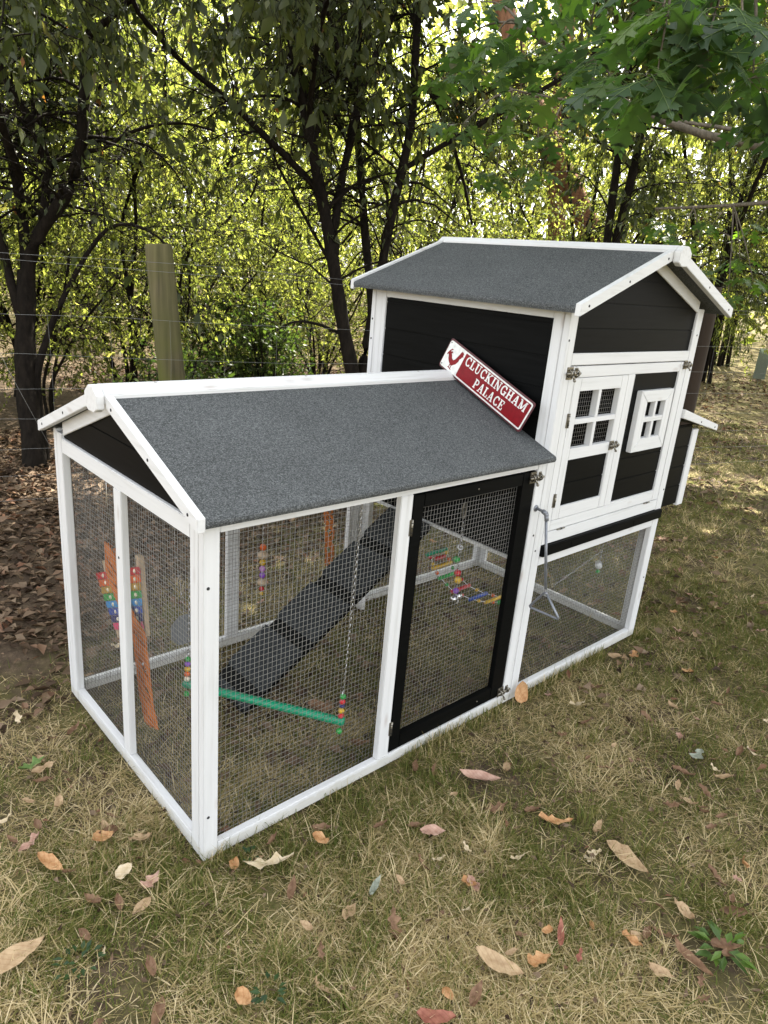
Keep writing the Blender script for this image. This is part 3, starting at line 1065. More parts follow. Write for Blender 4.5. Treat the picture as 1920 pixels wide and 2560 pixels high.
# green perch swing
sw = empty('perch_swing', (0, 0, 0))
tag(sw, 'bird swing with a green perch bar hanging on two chains in the run', 'bird swing')
pr, pl = Vector((0.50, 0.062, 0.20)), Vector((0.212, 0.50, 0.205))
dd = (pl - pr).normalized()
BM().tube([pr - dd * 0.012, pr - dd * 0.010, pl + dd * 0.010, pl + dd * 0.012], [0.0105, 0.0135, 0.0135, 0.0105], PCOL['teal'], 14).build('perch_bar', sw)
for (p, tz, cols) in ((pr, 0.955, ('red', 'yellow', 'navy', 'red', 'green')), (pl, 1.02, ('cream', 'orange', 'yellow', 'purple', 'green'))):
    top = Vector((p.x + 0.03, p.y + 0.008, tz))
    z = p.z + 0.0195
    bd = BM()
    for i, c in enumerate(cols):
        bd.ball((p.x + 0.0008 * i, p.y, z), 0.0098, PCOL[c], 1, 1, 0.95 if c != 'navy' else 0.6)
        z += 0.018 if c != 'navy' else 0.0135
    bd.build('beads', sw)
    cb = BM()
    chain(cb, (p.x + 0.004, p.y, z - 0.008), top)
    cb.tube([(p.x, p.y, p.z - 0.03), (p.x, p.y, z)], 0.0012, CHROME, 6)
    cb.build('chain', sw)
    eb = BM()
    eb.ball((p.x - 0.002, p.y, p.z - 0.036), 0.010, PCOL['green'])
    eb.build('end_bead', sw)
    hk = BM()
    hk.tube([top + Vector((0.006 * math.cos(t), 0, 0.011 * math.sin(t))) for t in np.linspace(0, 2 * math.pi, 12)], 0.0016, PCOL['red'], 6, False)
    hk.build('hook', sw)

# xylophone
xy = empty('toy_xylophone')
tag(xy, 'toy xylophone with eight rainbow bars hanging behind the end mesh', 'toy')
La, Lb = np.array((0.872, 0.475)), np.array((0.742, 0.345))
Ra, Rb = np.array((0.53, 0.628)), np.array((0.52, 0.45))


def obar(name, parent, p, q, h, m, x0, x1):
    d = (q - p) / np.linalg.norm(q - p)
    n = np.array((-d[1], d[0])) * h / 2
    return BM().prism([tuple(p + n), tuple(q + n), tuple(q - n), tuple(p - n)], 'x', x0, x1, m, 0.0015).build(name, parent)


obar('wooden_rail', xy, La * 1.0 + np.array((-0.05, 0.075)), Lb + np.array((-0.02, -0.035)), 0.034, PCOL['tan'], 0.083, 0.098)
obar('wooden_rail', xy, Ra + np.array((0.026, 0.036)), Rb + np.array((0.006, -0.04)), 0.030, PCOL['tan'], 0.083, 0.098)
for i, c in enumerate(('red', 'orange', 'mustard', 'green', 'sky', 'blue', 'navy', 'pink')):
    t = i / 7
    p, q = La + (Lb - La) * t, Ra + (Rb - Ra) * t
    o = obar('note_bar', xy, p, q, 0.0225, PCOL[c], 0.075, 0.081)
    o['label'] = c + ' xylophone bar'
    d = (q - p) / np.linalg.norm(q - p)
    for e in (p + d * 0.068, q - d * 0.03):
        BM().ball((0.074, e[0], e[1]), 0.0068, PCOL['cream'], 0.6, 1, 1).build('pin', o)
hb = BM()
for y0, z0 in ((0.80, 0.555), (0.575, 0.675)):
    hb.tube([(0.085, y0, z0), (0.086, 0.71 if y0 > .7 else .66, 0.80), (0.086, 0.70 if y0 > .7 else .67, 1.02)], 0.0012, CHROME, 6)
hb.build('hanging_wire', xy)


def braid(name, parent, path, width, strands, m, seed):
    """flat woven strip: strands crossing over each other along a path (x, y, z)"""
    r = np.random.default_rng(seed)
    path = np.array(path, float)
    t = np.linspace(0, 1, len(path))
    k = 70
    tt = np.linspace(0, 1, k)
    P = np.stack([np.interp(tt, t, path[:, i]) for i in range(3)], 1)
    b = BM()
    for s in range(strands):
        ph = r.uniform(0, 6.28)
        f = r.uniform(5, 9)
        a = np.sin(tt * f * 6.28 / 2 + ph)
        off = np.stack([0.006 * np.cos(tt * f * 6.28 / 2 + ph + 1.0), width * 0.5 * a, 0.004 * np.sin(tt * 40 + ph)], 1)
        b.tube([tuple(v) for v in (P + off)], 0.0034, m, 5)
    return b.build(name, parent)


rope = braid('raffia_strip', None, [(0.052, 0.674, 0.66), (0.052, 0.67, 0.56), (0.055, 0.62, 0.50), (0.06, 0.51, 0.44), (0.06, 0.493, 0.36), (0.06, 0.468, 0.22), (0.062, 0.438, 0.145)], 0.066, 20, ORANGE, 3)
tag(rope, 'long orange woven raffia strip hanging in front of the toy xylophone', 'chew toy')
# keep an upper tie with this strip
rope2 = braid('raffia_strip', None, [(1.03, 0.875, 0.72), (1.055, 0.88, 0.58), (1.075, 0.882, 0.45), (1.09, 0.885, 0.27)], 0.045, 10, ORANGE, 4)
tag(rope2, 'short orange woven raffia strip hanging by the back mesh beside the ramp', 'chew toy')
tk = BM()
tk.tube([(0.052, 0.674, 0.655), (0.052, 0.69, 0.80), (0.054, 0.69, 1.0)], 0.0013, CHROME, 6)
tk.build('hanging_wire', rope)
tk = BM()
tk.tube([(1.03, 0.875, 0.715), (1.03, 0.88, 0.97)], 0.0013, CHROME, 6)
tk.build('hanging_wire', rope2)


def bead_string(name, label, x, y, ztop, items, zhook):
    e = empty(name)
    tag(e, label, 'bird toy')
    z = ztop
    for c, r, sq in items:
        bb = BM()
        bb.ball((x, y, z - r * sq), r, PCOL[c] if c in PCOL else CHROME, 1, 1, sq)
        bb.build('bead', e)
        z -= 2 * r * sq + 0.002
    w = BM()
    chain(w, (x, y, z), (x, y, zhook), 0.012, 0.001)
    w.build('chain', e)
    return e


bead_string('bead_string', 'string of red, yellow and purple beads hanging by the back mesh', 0.742, 0.886, 0.452,
            [('orange', 0.014, 1), ('tan', 0.022, .8), ('yellow', 0.013, 1), ('lilac', 0.013, 1), ('purple', 0.013, 1), ('tan', 0.02, .8), ('red', 0.010, 1.2), ('yellow', 0.007, 1)], 0.97)

# bell chain behind the black door
bc = empty('bell_chain')
tag(bc, 'silver chain of small coloured bells hanging behind the black mesh door', 'bird toy')
bx, by = 1.135, 0.2
b = BM()
chain(b, (bx - 0.002, by, 0.70), (bx, by, 0.56), 0.011, 0.0013)
chain(b, (bx, by, 0.56), (bx + 0.01, by, 0.41), 0.011, 0.0013)
chain(b, (bx - 0.006, by, 0.79), (bx - 0.006, by, 0.95), 0.013, 0.0016)
b.build('chain', bc)
b = BM()
b.tube([(bx - 0.004 + 0.009 * math.cos(t), by, 0.742 + 0.032 * math.sin(t)) for t in np.linspace(0, 2 * math.pi, 16)], 0.0025, NICKEL, 6, False)
b.build('carabiner', bc)
b = BM()
b.tube([(bx + 0.011 * math.cos(t), by + 0.006 * math.sin(t), 0.60 + 0.006 * math.sin(t)) for t in np.linspace(0, 2 * math.pi, 14)], 0.003, PCOL['white'], 6, False)
b.build('ring', bc)
for (dx, dz, c, r) in ((-0.012, .555, 'green', .010), (0.004, .498, 'red', .0105), (0.01, .468, 'yellow', .0115), (0.006, .425, 'purple', .009), (0.002, .392, None, .0125), (0.026, .398, None, .0125), (0.012, .378, None, .011)):
    bb = BM()
    r *= 1.3
    bb.ball((bx + dx, by, dz), r, PCOL[c] if c else CHROME)
    bb.tube([(bx + dx - r * .9, by - r * .5, dz), (bx + dx + r * .9, by - r * .5, dz)], 0.0012, SCREW, 5)
    bb.build('bell', bc)

# rainbow ladder bridge
ld = empty('toy_ladder')
tag(ld, 'rainbow coloured wooden ladder bridge with beads lying across the run', 'bird toy')
lp = np.array([(1.46, 0.60, 0.37), (1.50, 0.61, 0.33), (1.53, 0.62, 0.28), (1.58, 0.62, 0.22), (1.66, 0.60, 0.14), (1.76, 0.57, 0.085), (1.86, 0.55, 0.05), (1.95, 0.54, 0.03)])
lc = ['teal', 'red', 'yellow', 'green', 'red', 'blue', 'yellow', 'green']
ldir = np.array((0.9, -0.12, 0.1))
for i, (p, c) in enumerate(zip(lp, lc)):
    hl = 0.062 if i not in (1,) else 0.03
    BM().tube([tuple(p - ldir * hl), tuple(p + ldir * hl)], 0.0095, PCOL[c], 8).build('rung', ld)
for s in (-1, 1):
    b = BM()
    b.tube([tuple(p + ldir * 0.05 * s) for p in lp], 0.0015, PCOL['white'], 5)
    b.build('cord', ld)
    for i in range(len(lp) - 1):
        m = (lp[i] + lp[i + 1]) / 2 + ldir * 0.05 * s
        BM().ball(tuple(m), 0.009, PCOL[('red', 'yellow', 'orange', 'green')[(i + (s > 0)) % 4]]).build('bead', ld)
BM().tube([(1.46, 0.60, 0.37), (1.46, 0.60, 0.566)], 0.0013, CHROME, 6).build('hanging_wire', ld)

# grey mirror plate at the far end of the swing
mp = empty('mirror_plate')
tag(mp, 'octagonal grey plastic plate hanging on a thin chain near the corner post', 'bird toy')
cy, cz = 0.255, 0.345
oc = [(cy - 0.0 + 0.052 * math.cos(math.radians(22.5 + 45 * k)), cz + 0.058 * math.sin(math.radians(22.5 + 45 * k))) for k in range(8)]
BM().prism([(p[0], p[1]) for p in oc], 'y', 0.598, 0.604, PCOL['grey'], 0.0012).build('plate', mp)
b = BM()
chain(b, (cy, 0.601, cz + 0.056), (0.225, 0.601, 0.65), 0.016, 0.0011)
chain(b, (0.225, 0.601, 0.65), (0.225, 0.601, 1.0), 0.016, 0.0011)
b.build('chain', mp)

# chain and little white spool in the space under the house
sp = empty('hanging_spool')
tag(sp, 'white slotted spool and green bead on a chain under the house', 'bird toy')
b = BM()
chain(b, (2.19, 0.215, 0.355), (1.97, 0.30, 0.20), 0.012, 0.0011)
chain(b, (2.19, 0.215, 0.355), (2.19, 0.215, 0.52), 0.012, 0.0011)
chain(b, (2.19, 0.215, 0.355), (2.19, 0.215, 0.305), 0.012, 0.0011)
b.build('chain', sp)
b = BM()
b.tube([(2.172, 0.205, 0.288), (2.208 - .004, 0.226, 0.288)], 0.016, PCOL['white'], 14)
for k in range(4):
    x = 2.176 + k * 0.0075
    b.tube([(x, 0.2075 + k * 0.0044, 0.288), (x + 0.0015, 0.2083 + k * 0.0044, 0.288)], 0.0166, PCOL['grey'], 14)
b.build('spool', sp)
BM().ball((2.19, 0.215, 0.252), 0.010, PCOL['green']).build('bead', sp)
# ------------------------------------------------------------------ ground
def gridcoords():
    near = np.arange(-3.0, 6.0, 0.06)
    step, a, lo = 0.1, 6.0, []
    while a < 420:
        lo.append(a)
        a += step
        step *= 1.13
    step, a, neg = 0.1, -3.0, []
    while a > -420:
        a -= step
        step *= 1.13
        neg.append(a)
    return np.concatenate([neg[::-1], near, lo])


def vnoise(x, y, f, seed):
    """smooth value noise in numpy"""
    r = np.random.default_rng(seed)
    tab = r.random((256, 256))
    x, y = x * f, y * f
    xi, yi = np.floor(x).astype(int), np.floor(y).astype(int)
    fx, fy = x - xi, y - yi
    fx, fy = fx * fx * (3 - 2 * fx), fy * fy * (3 - 2 * fy)
    g = lambda a, b: tab[a & 255, b & 255]
    return (g(xi, yi) * (1 - fx) + g(xi + 1, yi) * fx) * (1 - fy) + (g(xi, yi + 1) * (1 - fx) + g(xi + 1, yi + 1) * fx) * fy


def gz(x, y):
    return -0.012 + 0.022 * (vnoise(x, y, 2.3, 1) - 0.5) + 0.012 * (vnoise(x, y, 9.0, 2) - 0.5)


gc = gridcoords()
GX, GY = np.meshgrid(gc, gc, indexing='ij')
gv = np.stack([GX, GY, gz(GX, GY)], -1).reshape(-1, 3)
n_ = len(gc)
ii = np.arange(n_ * n_).reshape(n_, n_)
gf = np.stack([ii[:-1, :-1], ii[1:, :-1], ii[1:, 1:], ii[:-1, 1:]], -1).reshape(-1, 4)
tag(np_mesh('ground', gv, gf, GROUND, smooth=True), kind='structure')


def in_view(x, y, margin=0.12, near=0.9):
    """inside the wedge that the photo shows (with a wide margin), for things lying on the ground"""
    d = np.stack([x - CAM[0], y - CAM[1], np.full_like(x, -CAM[2])], -1)
    z = d @ fw
    u = (d @ rt) / np.maximum(z, 1e-3) * FPX / 1920
    v = (d @ up) / np.maximum(z, 1e-3) * FPX / 2560
    return (z > near * 0.5) & (abs(u) < 0.5 + margin) & (v > -0.5 - margin)


def lawn_mask(x, y):
    """1 on the lawn, 0 on the bare litter ground behind the coop"""
    t = y - 0.42 * x + 1.0 * (vnoise(x, y, 1.4, 7)) - 1.55
    return np.clip(1 - t / 0.5, 0, 1)


# ------------------------------------------------------------------ leaf sheets (many small leaves in one mesh)
def leaf_cloud(P, D, Nn, l, w, fold=0.12):
    """P base, D tip direction, Nn rough normal; 2 folded quads per leaf"""
    D = nrm(D)
    S = nrm(np.cross(D, Nn))
    U = np.cross(S, D)
    l = np.asarray(l)[:, None]
    w = np.asarray(w)[:, None]
    base = P
    tip = P + D * l - U * l * 0.12
    mid = P + D * l * 0.45
    Lf = mid + S * w * 0.5 + U * w * fold
    Rf = mid - S * w * 0.5 + U * w * fold
    mid = mid - U * w * fold * 0.6
    n = len(P)
    V = np.stack([base, Rf, tip, Lf, mid], 1).reshape(-1, 3)
    k = (np.arange(n) * 5)[:, None]
    F = np.concatenate([k + np.array([0, 1, 2, 4]), k + np.array([0, 4, 2, 3])], 1).reshape(-1, 4)
    return V, F


def tubes_np(paths, radii, sides):
    """many tubes with the same number of points: paths (n,k,3), radii (n,k)"""
    paths, radii = np.asarray(paths, float), np.asarray(radii, float)
    n, k, _ = paths.shape
    d = np.zeros_like(paths)
    d[:, 1:-1] = paths[:, 2:] - paths[:, :-2]
    d[:, 0] = paths[:, 1] - paths[:, 0]
    d[:, -1] = paths[:, -1] - paths[:, -2]
    d = nrm(d)
    ref = np.where(abs(d[..., 2:3]) > 0.9, np.array((1.0, 0, 0)), np.array((0, 0, 1.0)))
    a = nrm(np.cross(d, ref))
    b = np.cross(d, a)
    an = np.arange(sides) * 2 * np.pi / sides
    V = paths[:, :, None] + (a[:, :, None] * np.cos(an)[:, None] + b[:, :, None] * np.sin(an)[:, None]) * radii[:, :, None, None]
    V = V.reshape(-1, 3)
    i = np.arange(n * k * sides).reshape(n, k, sides)
    j = np.roll(i, -1, 2)
    F = np.stack([i[:, :-1], j[:, :-1], j[:, 1:], i[:, 1:]], -1).reshape(-1, 4)
    return V, F


def join(parts):
    V, F, o = [], [], 0
    for v, f in parts:
        V.append(v)
        F.append(f + o)
        o += len(v)
    return np.concatenate(V), np.concatenate(F)


def resample(pts, k):
    pts = np.array(pts, float)
    s = np.concatenate([[0], np.cumsum(np.linalg.norm(np.diff(pts, axis=0), axis=1))])
    # smooth through the points
    t = np.linspace(0, s[-1], k)
    P = np.stack([np.interp(t, s, pts[:, i]) for i in range(3)], 1)
    for _ in range(3):
        P[1:-1] = 0.25 * P[:-2] + 0.5 * P[1:-1] + 0.25 * P[2:]
    return P, s[-1]


def wander(r, p, d, length, k, jit, droop):
    """k points from p along d with random drift; arrays over n"""
    n = len(p)
    out = np.zeros((n, k, 3))
    out[:, 0] = p
    d = nrm(d)
    st = (np.asarray(length) / (k - 1))[:, None]
    for i in range(1, k):
        d = nrm(d + r.normal(0, jit, (n, 3)) + np.array((0, 0, -droop)))
        out[:, i] = out[:, i - 1] + d * st
    return out


def cone(r, d, ang):
    """random directions about ang (radians) away from d"""
    d = nrm(d)
    q = r.normal(0, 1, d.shape)
    q = nrm(q - d * (q * d).sum(-1, keepdims=True))
    a = ang[:, None] if hasattr(ang, '__len__') else ang
    return d * np.cos(a) + q * np.sin(a)


def grow(r, stems, branch_per_m=7.0, zmin=0.8, blen=(0.5, 1.2), twig_gap=0.085, tlen=(0.18, 0.42), leaf_n=9, leaf=(0.075, 0.03),
         droop=0.10, twig_droop=0.16, hang=0.9, ext=1.6, zfull=0.0, keep=None, bare=0.0, sides=9):
    """stems: (points, radius at base, radius at top, extend?) -> (trunk mesh arrays, leaf mesh arrays, rnd)"""
    tub, BP, BD, BL, BR = [], [], [], [], []
    for pts, r0, r1, ex in stems:
        P, ln = resample(pts, max(6, int(len(pts) * 3)))
        if ex:
            d = nrm(P[-1] - P[-4])
            d = nrm(d + np.array((0, 0, 0.5)))
            E_ = wander(r, P[-1:], d[None], np.array([ext * ex]), 10, 0.12, -0.06)[0]
            P = np.concatenate([P, E_[1:]])
            ln += ext * ex
        k = len(P)
        rad = np.linspace(r0, r1, k) * (1 + 0.06 * np.sin(np.arange(k) * 1.7))
        tub.append(tubes_np(P[None], rad[None], sides))
        nb = max(2, int(ln * branch_per_m))
        t = r.uniform(0.08, 1.0, nb) ** 0.85
        idx = np.minimum((t * (k - 1)).astype(int), k - 2)
        fr = (t * (k - 1) - idx)[:, None]
        p = P[idx] * (1 - fr) + P[idx + 1] * fr
        dd_ = nrm(P[idx + 1] - P[idx])
        ok = (p[:, 2] > zmin) & ((p[:, 2] > zfull) | (r.random(nb) < 0.3))
        p, dd_, t, idx = p[ok], dd_[ok], t[ok], idx[ok]
        BP.append(p)
        BD.append(cone(r, dd_, r.uniform(0.7, 1.35, len(p))))
        BL.append(r.uniform(*blen, len(p)) * (1.1 - 0.35 * t))
        BR.append(np.minimum(0.35 * rad[idx], 0.016) * r.uniform(0.6, 1.1, len(p)))
    BP, BD, BL, BR = map(np.concatenate, (BP, BD, BL, BR))
    BD = nrm(BD + np.array((0, 0, 0.18)))
    kb = 9
    B = wander(r, BP, BD, BL, kb, 0.16, droop)
    tub.append(tubes_np(B, np.linspace(1, 0.22, kb)[None] * BR[:, None], 4))
    # twigs
    nt = np.maximum(2, (BL / twig_gap).astype(int))
    rep = np.repeat(np.arange(len(BL)), nt)
    t = r.uniform(0.12, 1.0, len(rep))
    idx = np.minimum((t * (kb - 1)).astype(int), kb - 2)
    fr = (t * (kb - 1) - idx)[:, None]
    tp = B[rep, idx] * (1 - fr) + B[rep, idx + 1] * fr
    td = cone(r, B[rep, idx + 1] - B[rep, idx], r.uniform(0.4, 1.1, len(rep)))
    tl = r.uniform(*tlen, len(rep))
    T = wander(r, tp, td, tl, 5, 0.18, twig_droop)
    tub.append(tubes_np(T, np.array((0.0026, 0.0022, 0.0018, 0.0014, 0.0008))[None] * np.ones((len(T), 1)), 3))
    # leaves
    lv = T if bare <= 0 else T[r.random(len(T)) > bare]
    m = len(lv)
    rep = np.repeat(np.arange(m), leaf_n)
    t = r.uniform(0.15, 1.0, len(rep))
    idx = np.minimum((t * 4).astype(int), 3)
    fr = (t * 4 - idx)[:, None]
    p = lv[rep, idx] * (1 - fr) + lv[rep, idx + 1] * fr
    d = nrm(lv[rep, idx + 1] - lv[rep, idx]) * 0.6 + r.normal(0, 0.55, (len(rep), 3)) + np.array((0, 0, -hang))
    nn = r.normal(0, 1, (len(rep), 3)) + np.array((0, 0, 0.6))
    if keep is not None:
        k2 = keep(p)
        p, d, nn = p[k2], d[k2], nn[k2]
    s = np.clip(r.lognormal(-0.15, 0.33, len(p)), 0.35, 1.8)
    V, F = leaf_cloud(p, d, nn, leaf[0] * s, leaf[1] * s * r.uniform(0.8, 1.2, len(p)))
    rnd = np.clip(r.beta(1.6, 2.4, len(p)) * 0.85 + (r.random(len(p)) > 0.985) * 0.5, 0, 1)
    return join(tub), (V, F), np.repeat(rnd, 2)


def tree(name, label, cat, grown, bark_m, leaf_m, group=None, trunk='trunk'):
    e = empty(name)
    tag(e, label, cat, group)
    (tv, tf), (lv, lf), rn = grown
    np_mesh(trunk, tv, tf, bark_m, smooth=True, parent=e)
    if len(lf):
        np_mesh('crown', lv, lf, leaf_m, rnd=rn, parent=e)
    return e


R_ = np.random.default_rng


def upper(z, seed):
    """leaves thin out below z, so that the bare twigs show there"""
    q = np.random.default_rng(seed)
    return lambda p: q.random(len(p)) < np.clip((p[:, 2] - z + 0.5 * (vnoise(p[:, 0], p[:, 1], 2.2, seed) - 0.5)) / 0.5 + 0.25, 0.14, 1.0)


# ------------------------------------------------------------------ the two forked trees right behind the fence
t1 = [
    ([(0.77, 3.86, -0.05), (0.79, 3.94, 0.2), (0.81, 4.08, 0.57), (0.88, 4.2, 0.97), (0.94, 4.30, 1.3)], 0.080, 0.062, 0),
    ([(0.90, 4.26, 1.1), (0.97, 4.28, 1.45), (1.06, 4.19, 1.66), (1.17, 4.07, 1.8), (1.27, 4.03, 2.11), (1.32, 4.06, 2.47), (1.35, 4.08, 2.75), (1.37, 4.09, 3.02), (1.4, 4.1, 3.28)], 0.05, 0.024, 1),
    ([(0.95, 4.32, 1.2), (1.0, 4.49, 1.65), (1.03, 4.67, 1.96), (1.03, 4.83, 2.19), (1.02, 5.01, 2.43), (1.06, 5.23, 2.84)], 0.042, 0.022, 1),
    ([(1.05, 4.22, 1.60), (1.12, 4.24, 2.03), (1.06, 4.29, 2.26), (0.97, 4.3, 2.37), (0.89, 4.36, 2.56), (0.83, 4.38, 2.73)], 0.034, 0.02, 1),
    ([(1.12, 4.25, 2.0), (1.19, 4.72, 2.39), (1.27, 4.87, 2.65), (1.37, 4.99, 2.88), (1.47, 5.17, 3.23)], 0.028, 0.016, 1),
    ([(0.86, 4.2, 0.95), (0.83, 4.33, 1.25), (0.82, 4.38, 1.48), (0.79, 4.43, 1.7), (0.82, 4.55, 2.14)], 0.034, 0.018, 1),
    ([(0.86, 3.92, 0.0), (0.87, 4.06, 0.61), (1.04, 4.05, 1.05), (1.17, 3.99, 1.32), (1.27, 3.92, 1.52), (1.36, 3.85, 1.67), (1.45, 3.71, 1.69), (1.56, 3.52, 1.63), (1.57, 3.41, 1.56)], 0.034, 0.007, 0),
    ([(1.27, 4.07, 2.11), (1.4, 3.96, 2.13), (1.48, 3.89, 2.23), (1.63, 3.77, 2.31), (1.8, 3.59, 2.35), (1.95, 3.45, 2.31)], 0.015, 0.007, 0),
    ([(1.13, 4.2, 1.71), (1.18, 4.67, 2.3), (1.27, 4.76, 2.47), (1.39, 4.83, 2.65)], 0.018, 0.01, 0.6),
    ([(0.95, 4.3, 1.9), (0.7, 3.9, 2.3), (0.55, 3.4, 2.75), (0.6, 2.9, 3.0)], 0.03, 0.012, 0.4),
    ([(1.36, 4.08, 2.8), (1.5, 3.6, 3.0), (1.5, 3.0, 3.1), (1.45, 2.4, 2.95)], 0.02, 0.008, 0.3),
]
tree('forked_tree', 'dark tree at the far left edge with several stems forking from one base', 'tree',
     grow(R_(21), t1, 14.0, 1.1, (0.4, 1.0), leaf_n=9, leaf=(0.082, 0.037), bare=0.25, zfull=1.6, hang=0.9, keep=upper(2.25, 71)), BARK, LEAF)
t2 = [
    ([(2.95, 2.80, -0.05), (2.91, 2.89, 0.5), (2.88, 2.92, 0.69), (2.84, 3.06, 1.1), (2.82, 3.15, 1.44), (2.8, 3.28, 1.84), (2.76, 3.34, 2.08), (2.73, 3.43, 2.39), (2.69, 3.52, 2.7), (2.67, 3.6, 2.99), (2.61, 3.71, 3.28), (2.55, 3.85, 3.65)], 0.062, 0.022, 1),
    ([(2.80, 3.3, 1.95), (2.83, 3.4, 2.04), (2.58, 3.48, 2.23), (2.33, 3.57, 2.42), (2.09, 3.63, 2.59), (1.85, 3.67, 2.69), (1.69, 3.61, 2.77), (1.51, 3.61, 2.9)], 0.028, 0.010, 0.5),
    ([(2.82, 3.18, 1.6), (2.85, 3.25, 1.77), (3.03, 3.41, 2.2), (3.18, 3.51, 2.47), (3.35, 3.64, 2.84), (3.58, 3.72, 3.22), (3.82, 3.79, 3.62)], 0.035, 0.018, 1),
    ([(2.74, 3.42, 2.36), (2.78, 3.46, 2.44), (2.93, 3.35, 2.83), (2.86, 3.36, 3.08), (2.75, 3.37, 3.26), (2.67, 3.34, 3.43)], 0.028, 0.016, 0.7),
    ([(2.83, 3.15, 1.42), (2.93, 3.36, 1.53), (2.8, 3.45, 1.76), (2.69, 3.49, 1.93)], 0.016, 0.008, 0.3),
    ([(2.84, 3.05, 1.02), (2.70, 3.17, 1.09), (2.48, 3.2, 1.11), (2.29, 3.15, 1.03)], 0.013, 0.006, 0),
    ([(2.98, 2.86, 0.0), (2.95, 2.93, 0.65), (3.01, 3.0, 0.83), (3.11, 3.03, 1.0), (3.2, 3.12, 1.26), (3.23, 3.24, 1.48), (3.28, 3.39, 1.8), (3.33, 3.48, 1.98), (3.4, 3.7, 2.48), (3.5, 3.89, 2.99), (3.65, 4.1, 3.63)], 0.045, 0.018, 1),
    ([(3.15, 3.08, 0.95), (3.3, 3.16, 1.32), (3.32, 3.2, 1.53), (3.38, 3.23, 1.78), (3.5, 3.27, 2.17), (3.63, 3.31, 2.62), (3.74, 3.46, 3.23), (3.8, 3.53, 3.57), (3.84, 3.62, 3.92)], 0.042, 0.024, 1),
    ([(3.66, 3.35, 2.75), (3.72, 3.37, 3.0), (3.91, 3.38, 2.93), (4.14, 3.18, 2.35), (4.29, 3.14, 1.96)], 0.022, 0.012, 0),
    ([(3.55, 3.28, 2.3), (3.9, 3.0, 2.6), (4.3, 2.7, 2.9), (4.7, 2.5, 3.2)], 0.022, 0.01, 0.6),
    ([(2.72, 3.45, 2.5), (2.5, 3.1, 2.9), (2.3, 2.7, 3.15), (2.2, 2.2, 3.1)], 0.022, 0.008, 0.3),
]
tree('forked_tree', 'tall dark tree with forked stems rising right behind the house of the coop', 'tree',
     grow(R_(22), t2, 14.0, 1.3, (0.4, 1.0), leaf_n=9, leaf=(0.078, 0.035), bare=0.3, zfull=1.6, hang=0.9, keep=upper(2.35, 72)), BARK, LEAF)
t3 = [
    ([(6.15, 2.8, -0.05), (6.22, 2.93, 1.37), (6.37, 3.07, 1.98), (6.5, 3.17, 2.45), (6.64, 3.29, 2.99), (6.75, 3.38, 3.39), (6.91, 3.53, 4.03), (7.05, 3.69, 4.64)], 0.05, 0.03, 1),
    ([(6.17, 2.8, -0.05), (6.23, 2.91, 1.37), (6.44, 3.01, 1.99), (6.61, 3.07, 2.46), (6.82, 3.16, 3.05), (6.99, 3.27, 3.65), (7.23, 3.42, 4.46)], 0.055, 0.03, 1),
]
tree('slender_tree', 'pair of slender dark stems rising above the house ridge', 'tree',
     grow(R_(23), t3, 9.0, 1.6, (0.6, 1.4), leaf_n=11, leaf=(0.08, 0.032), bare=0.1), BARK, LEAF)

# ------------------------------------------------------------------ woodland behind: one of a few kinds, copied
def stems_for(r, h, n, spread):
    out = []
    for i in range(n):
        a = r.uniform(0, 6.28)
        d = np.array((math.cos(a), math.sin(a))) * spread
        ps = [(d[0] * 0.1, d[1] * 0.1, -0.05)]
        for k in range(1, 6):
            f = k / 5
            ps.append((d[0] * (0.15 + f) * f + r.normal(0, 0.05), d[1] * (0.15 + f) * f + r.normal(0, 0.05), h * f))
        out.append((ps, 0.026 + 0.008 * h / n, 0.008, 0.5))
    return out


def copy_tree(src, loc, rz, sc, label):
    o = src.copy()
    COL.objects.link(o)
    o.location = loc
    o.rotation_euler = (0, 0, rz)
    o.scale = (sc, sc, sc)
    o['label'] = label
    for ch in src.children:
        c = ch.copy()
        COL.objects.link(c)
        c.parent = o
    return o


